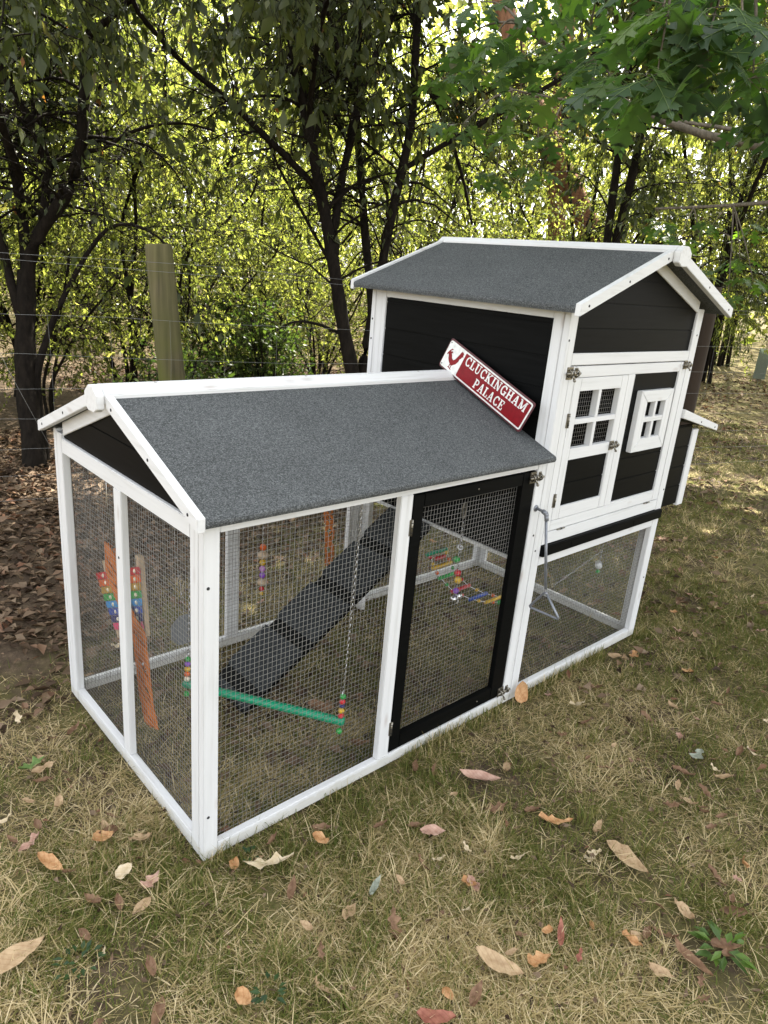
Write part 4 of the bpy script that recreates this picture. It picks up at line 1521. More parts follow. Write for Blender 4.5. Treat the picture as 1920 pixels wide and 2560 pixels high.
kinds = []
for s, (h, n, sp, ln, zmin) in enumerate(((3.4, 5, 1.1, 13, 0.2), (4.6, 4, 1.1, 13, 0.4), (2.6, 6, 1.3, 12, 0.1))):
    kinds.append(grow(R_(40 + s), stems_for(R_(60 + s), h, n, sp), 7.0, zmin, (0.6, 1.5), leaf_n=ln, hang=0.5, leaf=(0.056, 0.026), twig_gap=0.10, tlen=(0.25, 0.55), sides=6, bare=0.3, ext=0.6))
WG = 'young trees standing in the wood behind the fence'
LBL = ['bushy young tree with pale yellow green leaves in the wood beyond the fence',
       'taller thin stemmed tree with an open crown in the wood beyond the fence',
       'low spreading tree with leaves down to the ground in the wood beyond the fence']
protos = [None, None, None]
spots = [  # x, y, kind, scale, turn
    (3.3, 6.9, 0, 1.0, 0.0), (1.5, 6.4, 2, 1.0, 1.0), (5.6, 8.6, 1, 1.0, 2.0), (-0.5, 7.5, 0, 1.1, 3.0), (2.8, 9.4, 1, 1.15, 4.0),
    (8.6, 8.4, 0, 1.1, 5.0), (7.4, 11.5, 2, 1.3, 0.5), (4.8, 12.5, 0, 1.4, 1.5), (10.5, 6.0, 1, 1.1, 2.5), (11.8, 9.6, 0, 1.3, 3.5),
    (9.2, 4.6, 2, 0.95, 4.5), (13.0, 4.6, 1, 1.2, 5.5), (1.0, 11.5, 1, 1.4, 0.2), (13.5, 7.2, 2, 1.3, 1.2), (9.8, 13.5, 1, 1.5, 2.2),
    (16.0, 11.5, 0, 1.6, 3.2), (17.0, 6.0, 1, 1.5, 4.2), (6.0, 17.0, 0, 1.7, 5.2), (12.5, 17.0, 1, 1.8, 0.9), (16.0, 2.0, 0, 1.4, 1.9),
    (-1.0, 10.5, 2, 1.4, 0.7), (0.2, 5.4, 2, 0.65, 0.9), (1.3, 5.3, 2, 0.55, 2.9), (2.7, 5.4, 2, 0.6, 4.9), (4.1, 5.0, 2, 0.5, 1.9), (5.4, 6.6, 2, 0.7, 3.9), (-0.6, 6.0, 2, 0.8, 5.9), (7.6, 5.0, 2, 0.6, 2.2), (4.4, 6.4, 2, 0.75, 3.3), (7.0, 7.0, 0, 0.9, 4.1), (2.2, 5.6, 2, 0.8, 5.0), (6.4, 5.4, 2, 0.7, 0.4), (14.5, 3.0, 2, 1.1, 2.0), (17.5, 3.4, 0, 1.5, 1.1),
]
for x, y, k, sc, tz in spots:
    if protos[k] is None:
        o = tree('woodland_tree', LBL[k], 'tree', kinds[k], BARK, LEAF_BG, WG)
        o.location, o.rotation_euler, o.scale = (x, y, 0), (0, 0, tz), (sc, sc, sc)
        protos[k] = o
    else:
        copy_tree(protos[k], (x, y, 0), tz, sc, LBL[k])

for i, (x, y, sd, lb) in enumerate(((8.9, 3.0, 51, 'dark drooping tree with fine hanging foliage beyond the brown fence post'),
                                 (11.2, 2.2, 52, 'dark drooping tree with fine hanging foliage at the right edge behind the fence'))):
    g = grow(R_(sd), stems_for(R_(sd + 9), 5.2, 4, 1.3), 9.0, 1.5, (0.8, 1.7), leaf_n=16, leaf=(0.075, 0.014), twig_gap=0.10, tlen=(0.3, 0.7), droop=0.2, twig_droop=0.4, sides=6)
    o = tree('drooping_tree', lb, 'tree', g, BARK, LEAF)
    o.location = (x, y, 0)

# far wood that closes the view
r = R_(77)
nf = 40000
a = r.uniform(-0.75, 1.0, nf) + YAW - 0.05
ds = r.uniform(24, 46, nf)
hz = 0.3 + 15.5 * r.beta(1.15, 1.35, nf) * (0.72 + 0.5 * vnoise(a * 9, ds * 0.15, 1.0, 9))
P = np.stack([CAM[0] + np.sin(a) * ds, CAM[1] + np.cos(a) * ds, hz], 1) + r.normal(0, 0.3, (nf, 3))
V, F = leaf_cloud(P, r.normal(0, 1, (nf, 3)), r.normal(0, 1, (nf, 3)), r.uniform(0.25, 0.6, nf), r.uniform(0.15, 0.36, nf))
far = np_mesh('far_wood', V, F, LEAF_BG, rnd=np.repeat(r.random(nf), 2))
tag(far, 'mass of sunlit foliage closing the view far behind the trees', 'wood', kind='stuff')
for nm, pts, r0, r1, lb in (
        ('pine_tree', [(11.7, 5.2, -0.05), (11.5, 5.75, 1.1), (11.44, 6.42, 2.3), (11.33, 6.74, 2.76), (11.19, 7.19, 3.41), (11.04, 7.67, 4.14), (10.89, 8.29, 5.15), (10.7, 8.8, 6.4)], 0.24, 0.15, 'leaning thick reddish trunk seen just above the house ridge'),
        ('pine_tree', [(12.5, 7.8, -0.05), (12.58, 7.93, 1.61), (12.7, 8.19, 2.39), (12.8, 8.47, 3.2), (13.0, 8.8, 4.8), (13.2, 9.2, 7.2)], 0.21, 0.15, 'upright reddish trunk above the middle of the house ridge'),
        ('bare_sapling', [(4.7, 7.4, -0.05), (4.77, 7.55, 0.53), (4.86, 7.78, 1.18), (4.99, 8.12, 2.17), (5.07, 8.35, 2.81), (5.22, 8.71, 3.87)], 0.05, 0.03, 'thin straight dark trunk in the gap between the two forked trees')):
    g = grow(R_(len(lb)), [(pts, r0, r1, 1)], 2.2, 3.0 if 'pine' in nm else 1.6, (0.6, 1.4), leaf_n=6, leaf=(0.1, 0.03))
    tree(nm, lb, 'tree', g, BARK_PINE if 'pine' in nm else BARK, LEAF)

# ------------------------------------------------------------------ bushes behind the fence
def bush(name, label, loc, h, w, seed, n=60):
    r = R_(seed)
    st = []
    for i in range(9):
        a_, q = r.uniform(0, 6.28), r.uniform(0.2, 1) * w
        st.append(([(0, 0, -0.03), (q * .4 * math.cos(a_), q * .4 * math.sin(a_), h * .4), (q * math.cos(a_), q * math.sin(a_), h * r.uniform(.7, 1.0))], 0.012, 0.004, 0))
    g = grow(r, st, 15, 0.03, (0.18, 0.42), 0.04, (0.08, 0.2), 6, (0.04, 0.02), 0.02, 0.0, 0.1, sides=5)
    o = tree(name, label, 'bush', g, BARK, LEAF_BUSH, trunk='stems')
    o.location = loc
    return o


bush('bush', 'small dark green bush with tiny leaves behind the fence right of the mossy post', (3.02, 4.35, 0), 1.1, 0.5, 81)
bush('bush', 'low dark bush close behind the mossy fence post on its left', (1.75, 3.75, 0), 0.75, 0.4, 82)
bush('bush', 'sparse bush of bright leaves under the stem of the tree behind the house', (3.3, 5.6, 0), 1.2, 0.5, 83)

# ------------------------------------------------------------------ oak: its trunk stands right of the frame, its branch reaches in
def oak_outline():
    half = [(0.0, 0.0), (0.012, 0.14), (0.10, 0.20), (0.20, 0.22), (0.14, 0.30), (0.06, 0.34), (0.16, 0.42), (0.36, 0.44), (0.31, 0.50), (0.40, 0.56),
            (0.24, 0.57), (0.08, 0.58), (0.16, 0.68), (0.27, 0.76), (0.18, 0.77), (0.16, 0.84), (0.07, 0.79), (0.06, 0.90), (0.0, 1.0)]
    return half


OAKH = np.array(oak_outline())


def oak_leaves(P, D, Nn, l):
    """lobed leaves: each half is a strip of quads between the midrib and the outline"""
    D = nrm(D)
    S = nrm(np.cross(D, Nn))
    U = np.cross(S, D)
    k = len(OAKH)
    V, F = [], []
    rib = np.stack([np.zeros(k), OAKH[:, 1]], 1)
    bend = lambda t: -0.16 * t * t
    n = len(P)
    ll = l[:, None, None]
    per = 3 * k
    pr_ = P[:, None] + D[:, None] * rib[None, :, 1:2] * ll + U[:, None] * bend(rib[None, :, 1:2]) * ll
    for sg in (1, -1):
        q = P[:, None] + D[:, None] * OAKH[None, :, 1:2] * ll + S[:, None] * sg * OAKH[None, :, 0:1] * ll * 0.95 + U[:, None] * (bend(OAKH[None, :, 1:2]) - 0.25 * OAKH[None, :, 0:1] ** 1.2 + 0.06 * np.abs(OAKH[None, :, 0:1])) * ll
        V.append(q)
    V = np.concatenate([pr_] + V, 1).reshape(-1, 3)
    f = []
    for i in range(k - 1):
        f.append((i, i + 1, k + i + 1, k + i))
        f.append((i, 2 * k + i, 2 * k + i + 1, i + 1))
    f = np.array(f)
    F = (np.arange(n) * per)[:, None, None] + f[None]
    return V, F.reshape(-1, 4), len(f)


oak = empty('oak_tree')
tag(oak, 'oak with large lobed green leaves whose branch reaches in at the upper right', 'tree')
r = R_(90)
limb = [(6.5, -2.6, 3.9), (4.8, -2.0, 2.9), (3.4, -1.4, 2.25), (2.6, -0.9, 2.04), (2.25, -0.58, 2.02), (1.95, -0.22, 2.0), (1.87, -0.06, 2.03), (1.83, 0.06, 2.07), (1.8, 0.18, 2.1), (1.75, 0.35, 2.2), (1.74, 0.48, 2.3), (1.7, 0.7, 2.45)]
P, _l = resample(limb, 40)
limb2, _l = resample([(6.8, -2.6, 3.2), (6.2, -1.2, 2.7), (5.4, 0.2, 2.35), (4.7, 1.0, 2.15), (4.4, 1.5, 2.1)], 20)
limb3, _l = resample([(2.25, -0.58, 2.02), (1.9, -0.45, 2.16), (1.6, -0.36, 2.28), (1.35, -0.3, 2.36), (1.2, -0.2, 2.4)], 16)
limb4, _l = resample([(2.6, -0.9, 2.04), (2.5, -0.2, 2.12), (2.45, 0.5, 2.25), (2.3, 1.2, 2.4)], 16)
parts = [tubes_np(P[None], np.linspace(0.05, 0.008, 40)[None], 10), tubes_np(limb2[None], np.linspace(0.05, 0.008, 20)[None], 8),
         tubes_np(limb3[None], np.linspace(0.012, 0.004, 16)[None], 7), tubes_np(limb4[None], np.linspace(0.013, 0.004, 16)[None], 7)]
trunkp = np.array([(7.0, -2.8, -0.1), (6.9, -2.75, 1.5), (6.8, -2.7, 3.2), (6.6, -2.5, 5.0), (6.2, -2.1, 7.5)])
tp_, _l = resample(trunkp, 16)
parts.append(tubes_np(tp_[None], np.linspace(0.26, 0.12, 16)[None], 12))
big = []
for end in ((3.0, 1.0, 6.2), (5.0, 3.6, 6.6), (4.4, 0.6, 7.4), (6.8, 2.2, 6.8), (8.8, 0.4, 6.2), (4.2, 4.4, 6.2), (7.6, 3.4, 6.2), (3.2, 2.6, 6.4), (3.4, 1.5, 6.7), (3.8, 2.1, 6.0), (2.5, 1.6, 6.4), (4.4, 1.2, 6.2)):  # limb ends set where the unseen crown keeps sun off the coop
    s0 = tp_[r.integers(7, 15)]
    mid = (s0 + np.array(end)) / 2 + np.array((0, 0, 0.6))
    q, _l = resample([s0, mid, end], 12)
    big.append(q)
    parts.append(tubes_np(q[None], np.linspace(0.09, 0.02, 12)[None], 7))
# the visible side sprays of the low branch: cluster points with a size
CL = [(1.56, 0.69, 2.38), (1.64, 0.58, 2.33), (1.63, 0.39, 2.21), (1.3, -0.02, 2.21), (1.09, -0.27, 2.04), (1.21, -0.24, 2.18), (1.19, -0.33, 2.1), (1.21, -0.4, 2.16), (1.26, -0.43, 2.06), (1.51, 0.17, 2.13), (1.5, 0.28, 2.33), (1.69, 0.6, 2.45), (1.7, 0.81, 2.31), (1.94, 0.85, 2.27), (1.79, 1.09, 2.47), (1.99, 1.21, 2.2), (2.2, 0.86, 2.18), (2.32, 1.26, 2.04), (1.55, -0.35, 2.01), (1.08, -0.26, 2.18), (1.23, -0.32, 2.21), (1.28, -0.05, 2.11), (1.29, -0.23, 2.05), (1.51, 0.22, 2.23), (1.63, 0.44, 2.32), (2.23, 1.14, 2.22), (2.05, 1.41, 2.43), (2.48, 1.13, 2.08), (1.17, -0.15, 2.29), (1.27, -0.23, 2.32), (1.34, -0.31, 2.31), (1.47, 0.21, 2.42), (1.61, 0.56, 2.52), (1.71, 0.93, 2.56), (1.39, -0.43, 2.14), (1.49, -0.43, 2.04), (4.39, 1.26, 1.9), (4.58, 1.14, 2.02), (4.69, 0.94, 1.8), (4.69, 1.18, 1.7), (4.81, 1.66, 2.04), (4.81, 0.94, 2.05), (4.58, 0.92, 1.55), (4.51, 0.75, 1.67)]
lp_, ld_, ln_, ll_ = [], [], [], []
for c in CL:
    c = np.array(c)
    best_ = min((P[12:], limb2[6:], limb3[4:], limb4[4:]), key=lambda q_: np.linalg.norm(q_ - c, axis=1).min())
    pj = best_[np.argmin(np.linalg.norm(best_ - c, axis=1))]
    q, _l = resample([pj, (pj + c) / 2 + np.array((0, 0, 0.04)), c], 7)
    parts.append(tubes_np(q[None], np.linspace(0.006, 0.002, 7)[None], 5))
    m = r.integers(7, 11)
    for i in range(m):
        an = 6.28 * i / m + r.uniform(-.4, .4)
        d = np.array((math.cos(an), math.sin(an), r.uniform(-1.0, -0.05)))
        bp = c - np.array((0, 0, 0.01)) + r.normal(0, 0.012, 3)
        st = nrm(d + np.array((0, 0, 0.5))) * r.uniform(0.02, 0.04)
        parts.append(tubes_np(np.array([[bp, bp + st]]), np.array([[0.0012, 0.0009]]), 3))
        lp_.append(bp + st)
        ld_.append(d)
        ln_.append(np.array((0, 0, 1.0)) + r.normal(0, 0.35, 3))
        ll_.append(r.uniform(0.095, 0.175))
V, F = join(parts)
np_mesh('trunk', V, F, BARK_OAK, smooth=True, parent=oak)
V, F, pf = oak_leaves(np.array(lp_), np.array(ld_), np.array(ln_), np.array(ll_))
cr = [(V, F)]
rn = [np.repeat(np.clip(r.beta(1.3, 2.6, len(lp_)) * 0.7 + 0.2 * (np.array(lp_)[:, 1] > 0.3), 0, 0.8), pf)]
A_, D_, N_, L_ = np.array(lp_), nrm(np.array(ld_)), np.array(ln_), np.array(ll_)
S_ = nrm(np.cross(D_, N_))
U_ = np.cross(S_, D_)
tt_ = np.linspace(0, 0.96, 7)
rib_ = A_[:, None] + D_[:, None] * (tt_[None, :, None] * L_[:, None, None]) + U_[:, None] * (-0.16 * tt_[None, :, None] ** 2 * L_[:, None, None]) + U_[:, None] * 0.0012
V2, F2 = tubes_np(rib_, np.linspace(0.0013, 0.0004, 7)[None] * np.ones((len(A_), 1)), 4)
cr.append((V2, F2))
rn.append(np.full(len(F2), 1.0))
sides_ = []
for sg in (1, -1):
    for t0, t1, o_ in ((0.10, 0.21, 0.17), (0.28, 0.49, 0.33), (0.52, 0.74, 0.22)):
        for f_ in (0.0,):
            b0 = A_ + D_ * (t0 * L_)[:, None] + U_ * (-0.16 * t0 ** 2 * L_)[:, None] + U_ * 0.001
            b1 = A_ + D_ * (t1 * L_)[:, None] + S_ * (sg * o_ * 0.95 * L_)[:, None] + U_ * ((-0.16 * t1 ** 2 - 0.25 * o_ ** 1.2 + 0.06 * o_) * L_)[:, None] + U_ * 0.001
            sides_.append(np.stack([b0, (b0 + b1) / 2 + U_ * 0.002, b1], 1))
sd_ = np.concatenate(sides_)
V2, F2 = tubes_np(sd_, np.array((0.0007, 0.0005, 0.0002))[None] * np.ones((len(sd_), 1)), 3)
cr.append((V2, F2))
rn.append(np.full(len(F2), 0.95))
# the rest of the crown, out of view, shaped to shade coop and lawn
pts = np.concatenate(big)
nb_ = 30000
idx = r.integers(0, len(pts), nb_)
c = pts[idx] + r.normal(0, 1, (nb_, 3)) * np.array((0.72, 0.72, 0.40))
c = c[c[:, 2] > 4.3]
d = r.normal(0, 1, c.shape) + np.array((0, 0, -0.4))
V, F = leaf_cloud(c, d, r.normal(0, 0.5, c.shape) + np.array((0, 0, 1)), r.uniform(0.16, 0.24, len(c)), r.uniform(0.10, 0.15, len(c)))
cr.append((V, F))
rn.append(np.repeat(r.random(len(c)) * 0.75, 2))
nu_ = 12600  # even leaf layer added above the view to close gaps in the shade
a_ = r.uniform(0, 6.283, nu_)
q_ = np.sqrt(r.random(nu_))
c = np.stack([5.2 + 3.7 * q_ * np.cos(a_), 2.1 + 2.7 * q_ * np.sin(a_), 5.9 + 0.9 * np.sin(a_ * 3 + q_ * 5) * q_ + r.normal(0, 0.35, nu_)], 1)
c[:600] = np.array((3.5, 2.37, 6.0)) + r.normal(0, 0.33, (600, 3))  # extra clump added to block a sun spot on the run roof
V, F = leaf_cloud(c, r.normal(0, 1, c.shape) + np.array((0, 0, -0.4)), r.normal(0, 0.4, c.shape) + np.array((0, 0, 1)), r.uniform(0.16, 0.24, nu_), r.uniform(0.10, 0.15, nu_))
cr.append((V, F))
rn.append(np.repeat(r.random(nu_), 2))
V, F = join(cr)
np_mesh('crown', V, F, LEAF_OAK, rnd=np.concatenate(rn), parent=oak)  # visible sprays together with the unseen leaves added for shade

# ------------------------------------------------------------------ fence
fence = empty('wire_fence')
tag(fence, 'wire farm fence on round wooden posts running behind the coop', 'fence')


def fpost(base, top, rad, mat, label):
    base, top = Vector(base), Vector(top)
    b = BM()
    pts = [base + (top - base) * f for f in (0, .2, .4, .6, .8, .97, .994, 1.0)]
    b.tube([tuple(p) for p in pts], [rad * 1.04, rad * 1.03, rad * 1.01, rad, rad * .995, rad * .99, rad * .965, rad * .93], mat, 22)
    o = b.build('fence_post', fence)
    o['label'] = label
    return o


A0, A1 = Vector((1.10, 2.44, 0)), Vector((5.03, 1.25, 0))
fd = (A1 - A0).normalized()
fpost((1.19, 2.41, -0.05), (1.085, 2.50, 1.555), 0.073, POST_GREEN, 'mossy green fence post with a flat top')
fpost((5.04, 1.24, -0.05), (5.06, 1.25, 1.61), 0.066, POST_BROWN, 'dark brown fence post beside the house roof')
EL, ER = A0 - fd * 4.0, A1 + fd * 4.5
fpost(tuple(EL + Vector((0, 0, -.05))), tuple(EL + Vector((0, 0, 1.5))), 0.06, POST_BROWN, 'fence post at the outer left end')
fpost(tuple(ER + Vector((0, 0, -.05))), tuple(ER + Vector((0, 0, 1.5))), 0.06, POST_BROWN, 'fence post at the outer right end')
off = Vector((fd.y, -fd.x, 0))
if off.y > 0:
    off = -off
off *= 0.077
tubs = []
rw = R_(5)
for h in (1.455, 1.425, 1.165, 0.965, 0.79, 0.63, 0.48, 0.33, 0.19):
    k = 120
    t = np.linspace(0, 1, k)
    p = np.array(EL)[None] * (1 - t[:, None]) + np.array(ER)[None] * t[:, None] + np.array(off)
    p[:, 2] += h + np.interp(t, np.linspace(0, 1, 28), rw.normal(0, 0.006, 28))
    tubs.append(tubes_np(p[None], np.full((1, k), 0.001), 5))
s = 0.1
while s < (ER - EL).length:
    base = EL + fd * s + off
    k = 9
    zz_ = np.array((0.19, 0.33, 0.48, 0.63, 0.79, 0.965, 1.165))
    p = np.array(base)[None] + np.stack([rw.normal(0, 0.004, 7), rw.normal(0, 0.003, 7), zz_], 1)
    tubs.append(tubes_np(p[None], np.full((1, 7), 0.0007), 4))
    s += 0.30
V, F = join(tubs)
np_mesh('fence_wire', V, F, FWIRE, parent=fence)
stay = BM()
q0, q1 = A0 - fd * 0.98 + off * 1.4, A0 - fd * 0.60 + off * 1.4
stay.tube([(q0.x, q0.y, 1.40), ((q0.x + q1.x) / 2, (q0.y + q1.y) / 2, 0.88), (q1.x, q1.y, 0.42)], 0.0014, FWIRE, 5)
stay.build('loose_wire', fence)

# tree guard sleeve far right
GUARD = plain('pale_plastic_sleeve', (0.40, 0.46, 0.40), 0.5)
gd = empty('tree_guard')
tag(gd, 'pale plastic tree guard sleeve standing on the ground at the right edge', 'tree guard')
gx, gy = 15.3, 4.45
b = BM()
for i in range(3):
    a0_, a1_ = 2.09 * i + .3, 2.09 * (i + 1) + .3
    p0_, p1_ = (gx + .13 * math.cos(a0_), gy + .13 * math.sin(a0_)), (gx + .13 * math.cos(a1_), gy + .13 * math.sin(a1_))
    t = bmesh.new()
    q = [t.verts.new((p0_[0], p0_[1], 0)), t.verts.new((p1_[0], p1_[1], 0)), t.verts.new((p1_[0] * .97 + gx * .03, p1_[1] * .97 + gy * .03, 0.62)), t.verts.new((p0_[0] * .97 + gx * .03, p0_[1] * .97 + gy * .03, 0.62))]
    t.faces.new(q)
    bmesh.ops.solidify(t, geom=t.faces[:], thickness=0.006)
    b._merge(t, GUARD)
b.build('sleeve', gd)
b = BM()
b.tube([(gx + .13 * math.cos(.3), gy + .13 * math.sin(.3), -.05), (gx + .13 * math.cos(.3), gy + .13 * math.sin(.3), 0.75)], 0.015, PCOL['tan'], 6)
b.build('stake', gd)

# ------------------------------------------------------------------ grass
def blades(r, x, y, h, w, lean, bend, rnd):
    n = len(x)
    a = r.uniform(0, 6.283, n)
    dx, dy = np.cos(a), np.sin(a)
    z = gz(x, y) - 0.004
    base = np.stack([x, y, z], 1)
    dirn = np.stack([dx * np.sin(lean), dy * np.sin(lean), np.cos(lean)], 1)
    side = np.stack([-dy, dx, np.zeros(n)], 1)
    tw = r.uniform(-1, 1, (n, 1))
    side = nrm(side + dirn * 0.2 * tw)
    m1 = base + dirn * (h * 0.5)[:, None]
    d2 = nrm(dirn + np.stack([dx, dy, -0.6 * np.ones(n)], 1) * bend[:, None])
    tip = m1 + d2 * (h * 0.55)[:, None]
    tip[:, 2] = np.maximum(tip[:, 2], z + 0.004)
    m1[:, 2] = np.maximum(m1[:, 2], z + 0.006)
    wv = (w * 0.5)[:, None]
    V = np.stack([base - side * wv, base + side * wv, m1 + side * wv * 0.8, m1 - side * wv * 0.8, tip], 1).reshape(-1, 3)
    k = (np.arange(n) * 5)[:, None]
    Q = k + np.array([0, 1, 2, 3])
    Tt = k + np.array([3, 2, 4])
    return V, Q, Tt, rnd


def scatter(r, n, x0, x1, y0, y1):
    x, y = r.uniform(x0, x1, n), r.uniform(y0, y1, n)
    k = in_view(x, y)
    return x[k], y[k]


r = R_(123)
XS, YS = [], []
for n, box in ((170000, (-1.6, 3.2, -1.7, 1.6)), (90000, (-1.2, 5.0, -1.5, 3.0)), (60000, (1.5, 9.0, -1.0, 4.5)), (60000, (-0.75, 0.75, -0.95, 0.3))):
    x, y = scatter(r, n, *box)
    XS.append(x)
    YS.append(y)
x, y = np.concatenate(XS), np.concatenate(YS)
lm = lawn_mask(x, y)
inside = (x > 0.0) & (x < L) & (y > 0.0) & (y < Wd)
rail_ = inside & ((x < 0.035) | (x > L - 0.035) | (y < 0.035) | (y > Wd - 0.035))
patch = vnoise(x, y, 3.2, 31) * 0.6 + vnoise(x, y, 9.0, 32) * 0.4
bare = vnoise(x, y, 4.6, 33) * 0.6 + vnoise(x, y, 13, 36) * 0.4
dens = lm * np.clip((bare - 0.20) / 0.22, 0.12, 1.0)
dens = np.where(inside, dens * 0.7, dens)
keep = (r.random(len(x)) < dens) & ~rail_
x, y, patch = x[keep], y[keep], patch[keep]
n = len(x)
dist = np.hypot(x - CAM[0], y - CAM[1])
green = r.random(n) < np.clip((patch - 0.32) * 1.7 + 0.12 + 0.3 * (x > 2.4), 0.1, 0.78)
straw = ~green
h = np.where(green, r.uniform(0.02, 0.058, n), r.uniform(0.025, 0.085, n)) * np.where(r.random(n) < 0.04, 1.5, 1.0)
lean = np.where(green, r.uniform(0.15, 1.1, n), r.uniform(0.9, 1.54, n))
bend = np.where(green, r.uniform(0.1, 0.9, n), r.uniform(0.0, 0.5, n))
w = r.uniform(0.0014, 0.0034, n) * (1 + np.clip(dist - 3, 0, 6) * 0.28)
col = np.where(green, r.uniform(0.0, 0.34, n), r.uniform(0.45, 1.0, n) ** 0.9)
V, Q, Tt, rr_ = blades(r, x, y, h, w, lean, bend, col)
# dry tussocks: straw fans
tx, ty = scatter(r, 620, -1.4, 4.5, -1.6, 1.6)
kk = (lawn_mask(tx, ty) > 0.5) & ~((tx > -0.03) & (tx < L + .03) & (ty > -0.03) & (ty < Wd + .03))
tx, ty = tx[kk], ty[kk]
nb2 = 34
rep = np.repeat(np.arange(len(tx)), nb2)
gt = r.random(len(tx)) < 0.42
x2, y2 = tx[rep] + r.normal(0, 0.012, len(rep)), ty[rep] + r.normal(0, 0.012, len(rep))
n2 = len(rep)
V2, Q2, T2, _ = blades(r, x2, y2, r.uniform(0.04, 0.12, n2) * np.where(gt[rep], 0.85, 1.0), r.uniform(0.0016, 0.0032, n2), np.where(gt[rep], r.uniform(0.2, 1.2, n2), r.uniform(0.7, 1.5, n2)), r.uniform(0, .6, n2), None)
c2 = np.where(gt[rep], r.uniform(0.0, 0.4, n2), r.uniform(0.6, 1.0, n2))
# thatch: short broken straw lying flat, and fine short green growth
hx, hy = scatter(r, 190000, -1.5, 3.6, -1.7, 2.0)
hk = (lawn_mask(hx, hy) > r.random(len(hx))) & ~((hx > 0.0) & (hx < L) & (hy > 0.0) & (hy < Wd) & ((hx < 0.035) | (hx > L - 0.035) | (hy < 0.035) | (hy > Wd - 0.035)))
hx, hy = hx[hk], hy[hk]
nh = len(hx)
hg = r.random(nh) < 0.16 + 0.34 * (vnoise(hx, hy, 3.2, 31) > 0.52)
V4, Q4, T4, _ = blades(r, hx, hy, np.where(hg, r.uniform(0.010, 0.028, nh), r.uniform(0.012, 0.045, nh)), r.uniform(0.001, 0.0022, nh), np.where(hg, r.uniform(0.1, 1.0, nh), r.uniform(1.3, 1.56, nh)), r.uniform(0, .5, nh), None)
c4 = np.where(hg, r.uniform(0.0, 0.36, nh), r.uniform(0.42, 1.0, nh))
# fresh green blades along the foot of the coop front and end
fx = r.uniform(0, 2.3, 2600)
fy = -np.abs(r.normal(0, 0.022, 2600)) - 0.004
cl_ = vnoise(fx, fx * 0 + 3, 7.0, 44) > 0.42
fx, fy = fx[cl_], fy[cl_]
n3 = len(fx)
V3, Q3, T3, _ = blades(r, fx, fy, r.uniform(0.03, 0.085, n3), r.uniform(0.0016, 0.003, n3), r.uniform(0.05, 0.8, n3), r.uniform(0, .7, n3), None)
c3 = np.where(r.random(n3) < 0.7, r.uniform(0.0, 0.35, n3), r.uniform(.5, 1, n3))
o1, o2 = len(V), len(V) + len(V2)
o3 = o2 + len(V3)
gob = np_mesh('grass', np.concatenate([V, V2, V3, V4]), [np.concatenate([Q, Q2 + o1, Q3 + o2, Q4 + o3]), np.concatenate([Tt, T2 + o1, T3 + o2, T4 + o3])], GRASS,
              rnd=np.concatenate([rr_, c2, c3, c4, rr_, c2, c3, c4]))
tag(gob, 'patchy short lawn of dry straw and green blades', 'grass', kind='stuff')

# ------------------------------------------------------------------ fallen leaves
def dead_leaf(l, w, curl, seed, kind='lance'):
    r = R_(seed)
    nu, nv = 10, 5
    t = np.linspace(0, 1, nu)
    if kind == 'lance':
        pr_ = np.sin(np.pi * t ** 0.85) ** 0.8
    elif kind == 'round':
        pr_ = np.sin(np.pi * t ** 0.75) ** 0.55
    elif kind == 'lobed':
        pr_ = np.sin(np.pi * t ** 0.9) ** 0.7 * (0.6 + 0.4 * np.cos(t * 19))
    else:
        pr_ = np.sin(np.pi * t ** 0.7) ** 0.6 * (0.75 + 0.25 * np.sign(np.sin(t * 13 + seed)))
    pr_[0] = pr_[-1] = 0.02
    s = np.linspace(-1, 1, nv)
    T_, S_ = np.meshgrid(t, s, indexing='ij')
    y = S_ * pr_[:, None] * w / 2 + 0.06 * w * np.sin(T_ * 3 + seed)
    x = (T_ - 0.5) * l
    z = curl * l * ((T_ - 0.5) ** 2) * 1.2 + abs(curl) * 0.55 * np.abs(y) ** 1.3 * 8 * (0.6 + 0.4 * np.sin(T_ * 5 + seed)) + r.normal(0, 0.0022, T_.shape)
    z -= 0.5 * (1 - np.abs(S_)) * 0.003
    z -= z.min()
    V = np.stack([x, y, z], -1).reshape(-1, 3)
    i = np.arange(nu * nv).reshape(nu, nv)
    F = np.stack([i[:-1, :-1], i[1:, :-1], i[1:, 1:], i[:-1, 1:]], -1).reshape(-1, 4)
    return V, F


def dead_mat(name, c0, c1, vein):
    m, nt, b = nodes(name)
    co = objco(nt, (1, 1, 1))
    n = N(nt, 'ShaderNodeTexNoise', Scale=55.0, Detail=5.0)
    nt.links.new(co, n.inputs['Vector'])
    c = ramp(nt, n.outputs[0], [(0.35, c0), (0.68, c1)])
    wv = N(nt, 'ShaderNodeTexWave', Scale=38.0, Distortion=1.5)
    wv.bands_direction = 'DIAGONAL'
    nt.links.new(co, wv.inputs['Vector'])
    mx = N(nt, 'ShaderNodeMix', data_type='RGBA', blend_type='MULTIPLY')
    mx.inputs[0].default_value = 0.35
    nt.links.new(c, mx.inputs[6])
    nt.links.new(ramp(nt, wv.outputs[1], [(0.0, vein), (0.25, (1, 1, 1))]), mx.inputs[7])
    nt.links.new(mx.outputs[2], b.inputs['Base Color'])
    b.inputs['Roughness'].default_value = 0.6
    b.inputs['Specular IOR Level'].default_value = 0.25
    bump(nt, b, n.outputs[0], 0.5, 0.003)
    return m


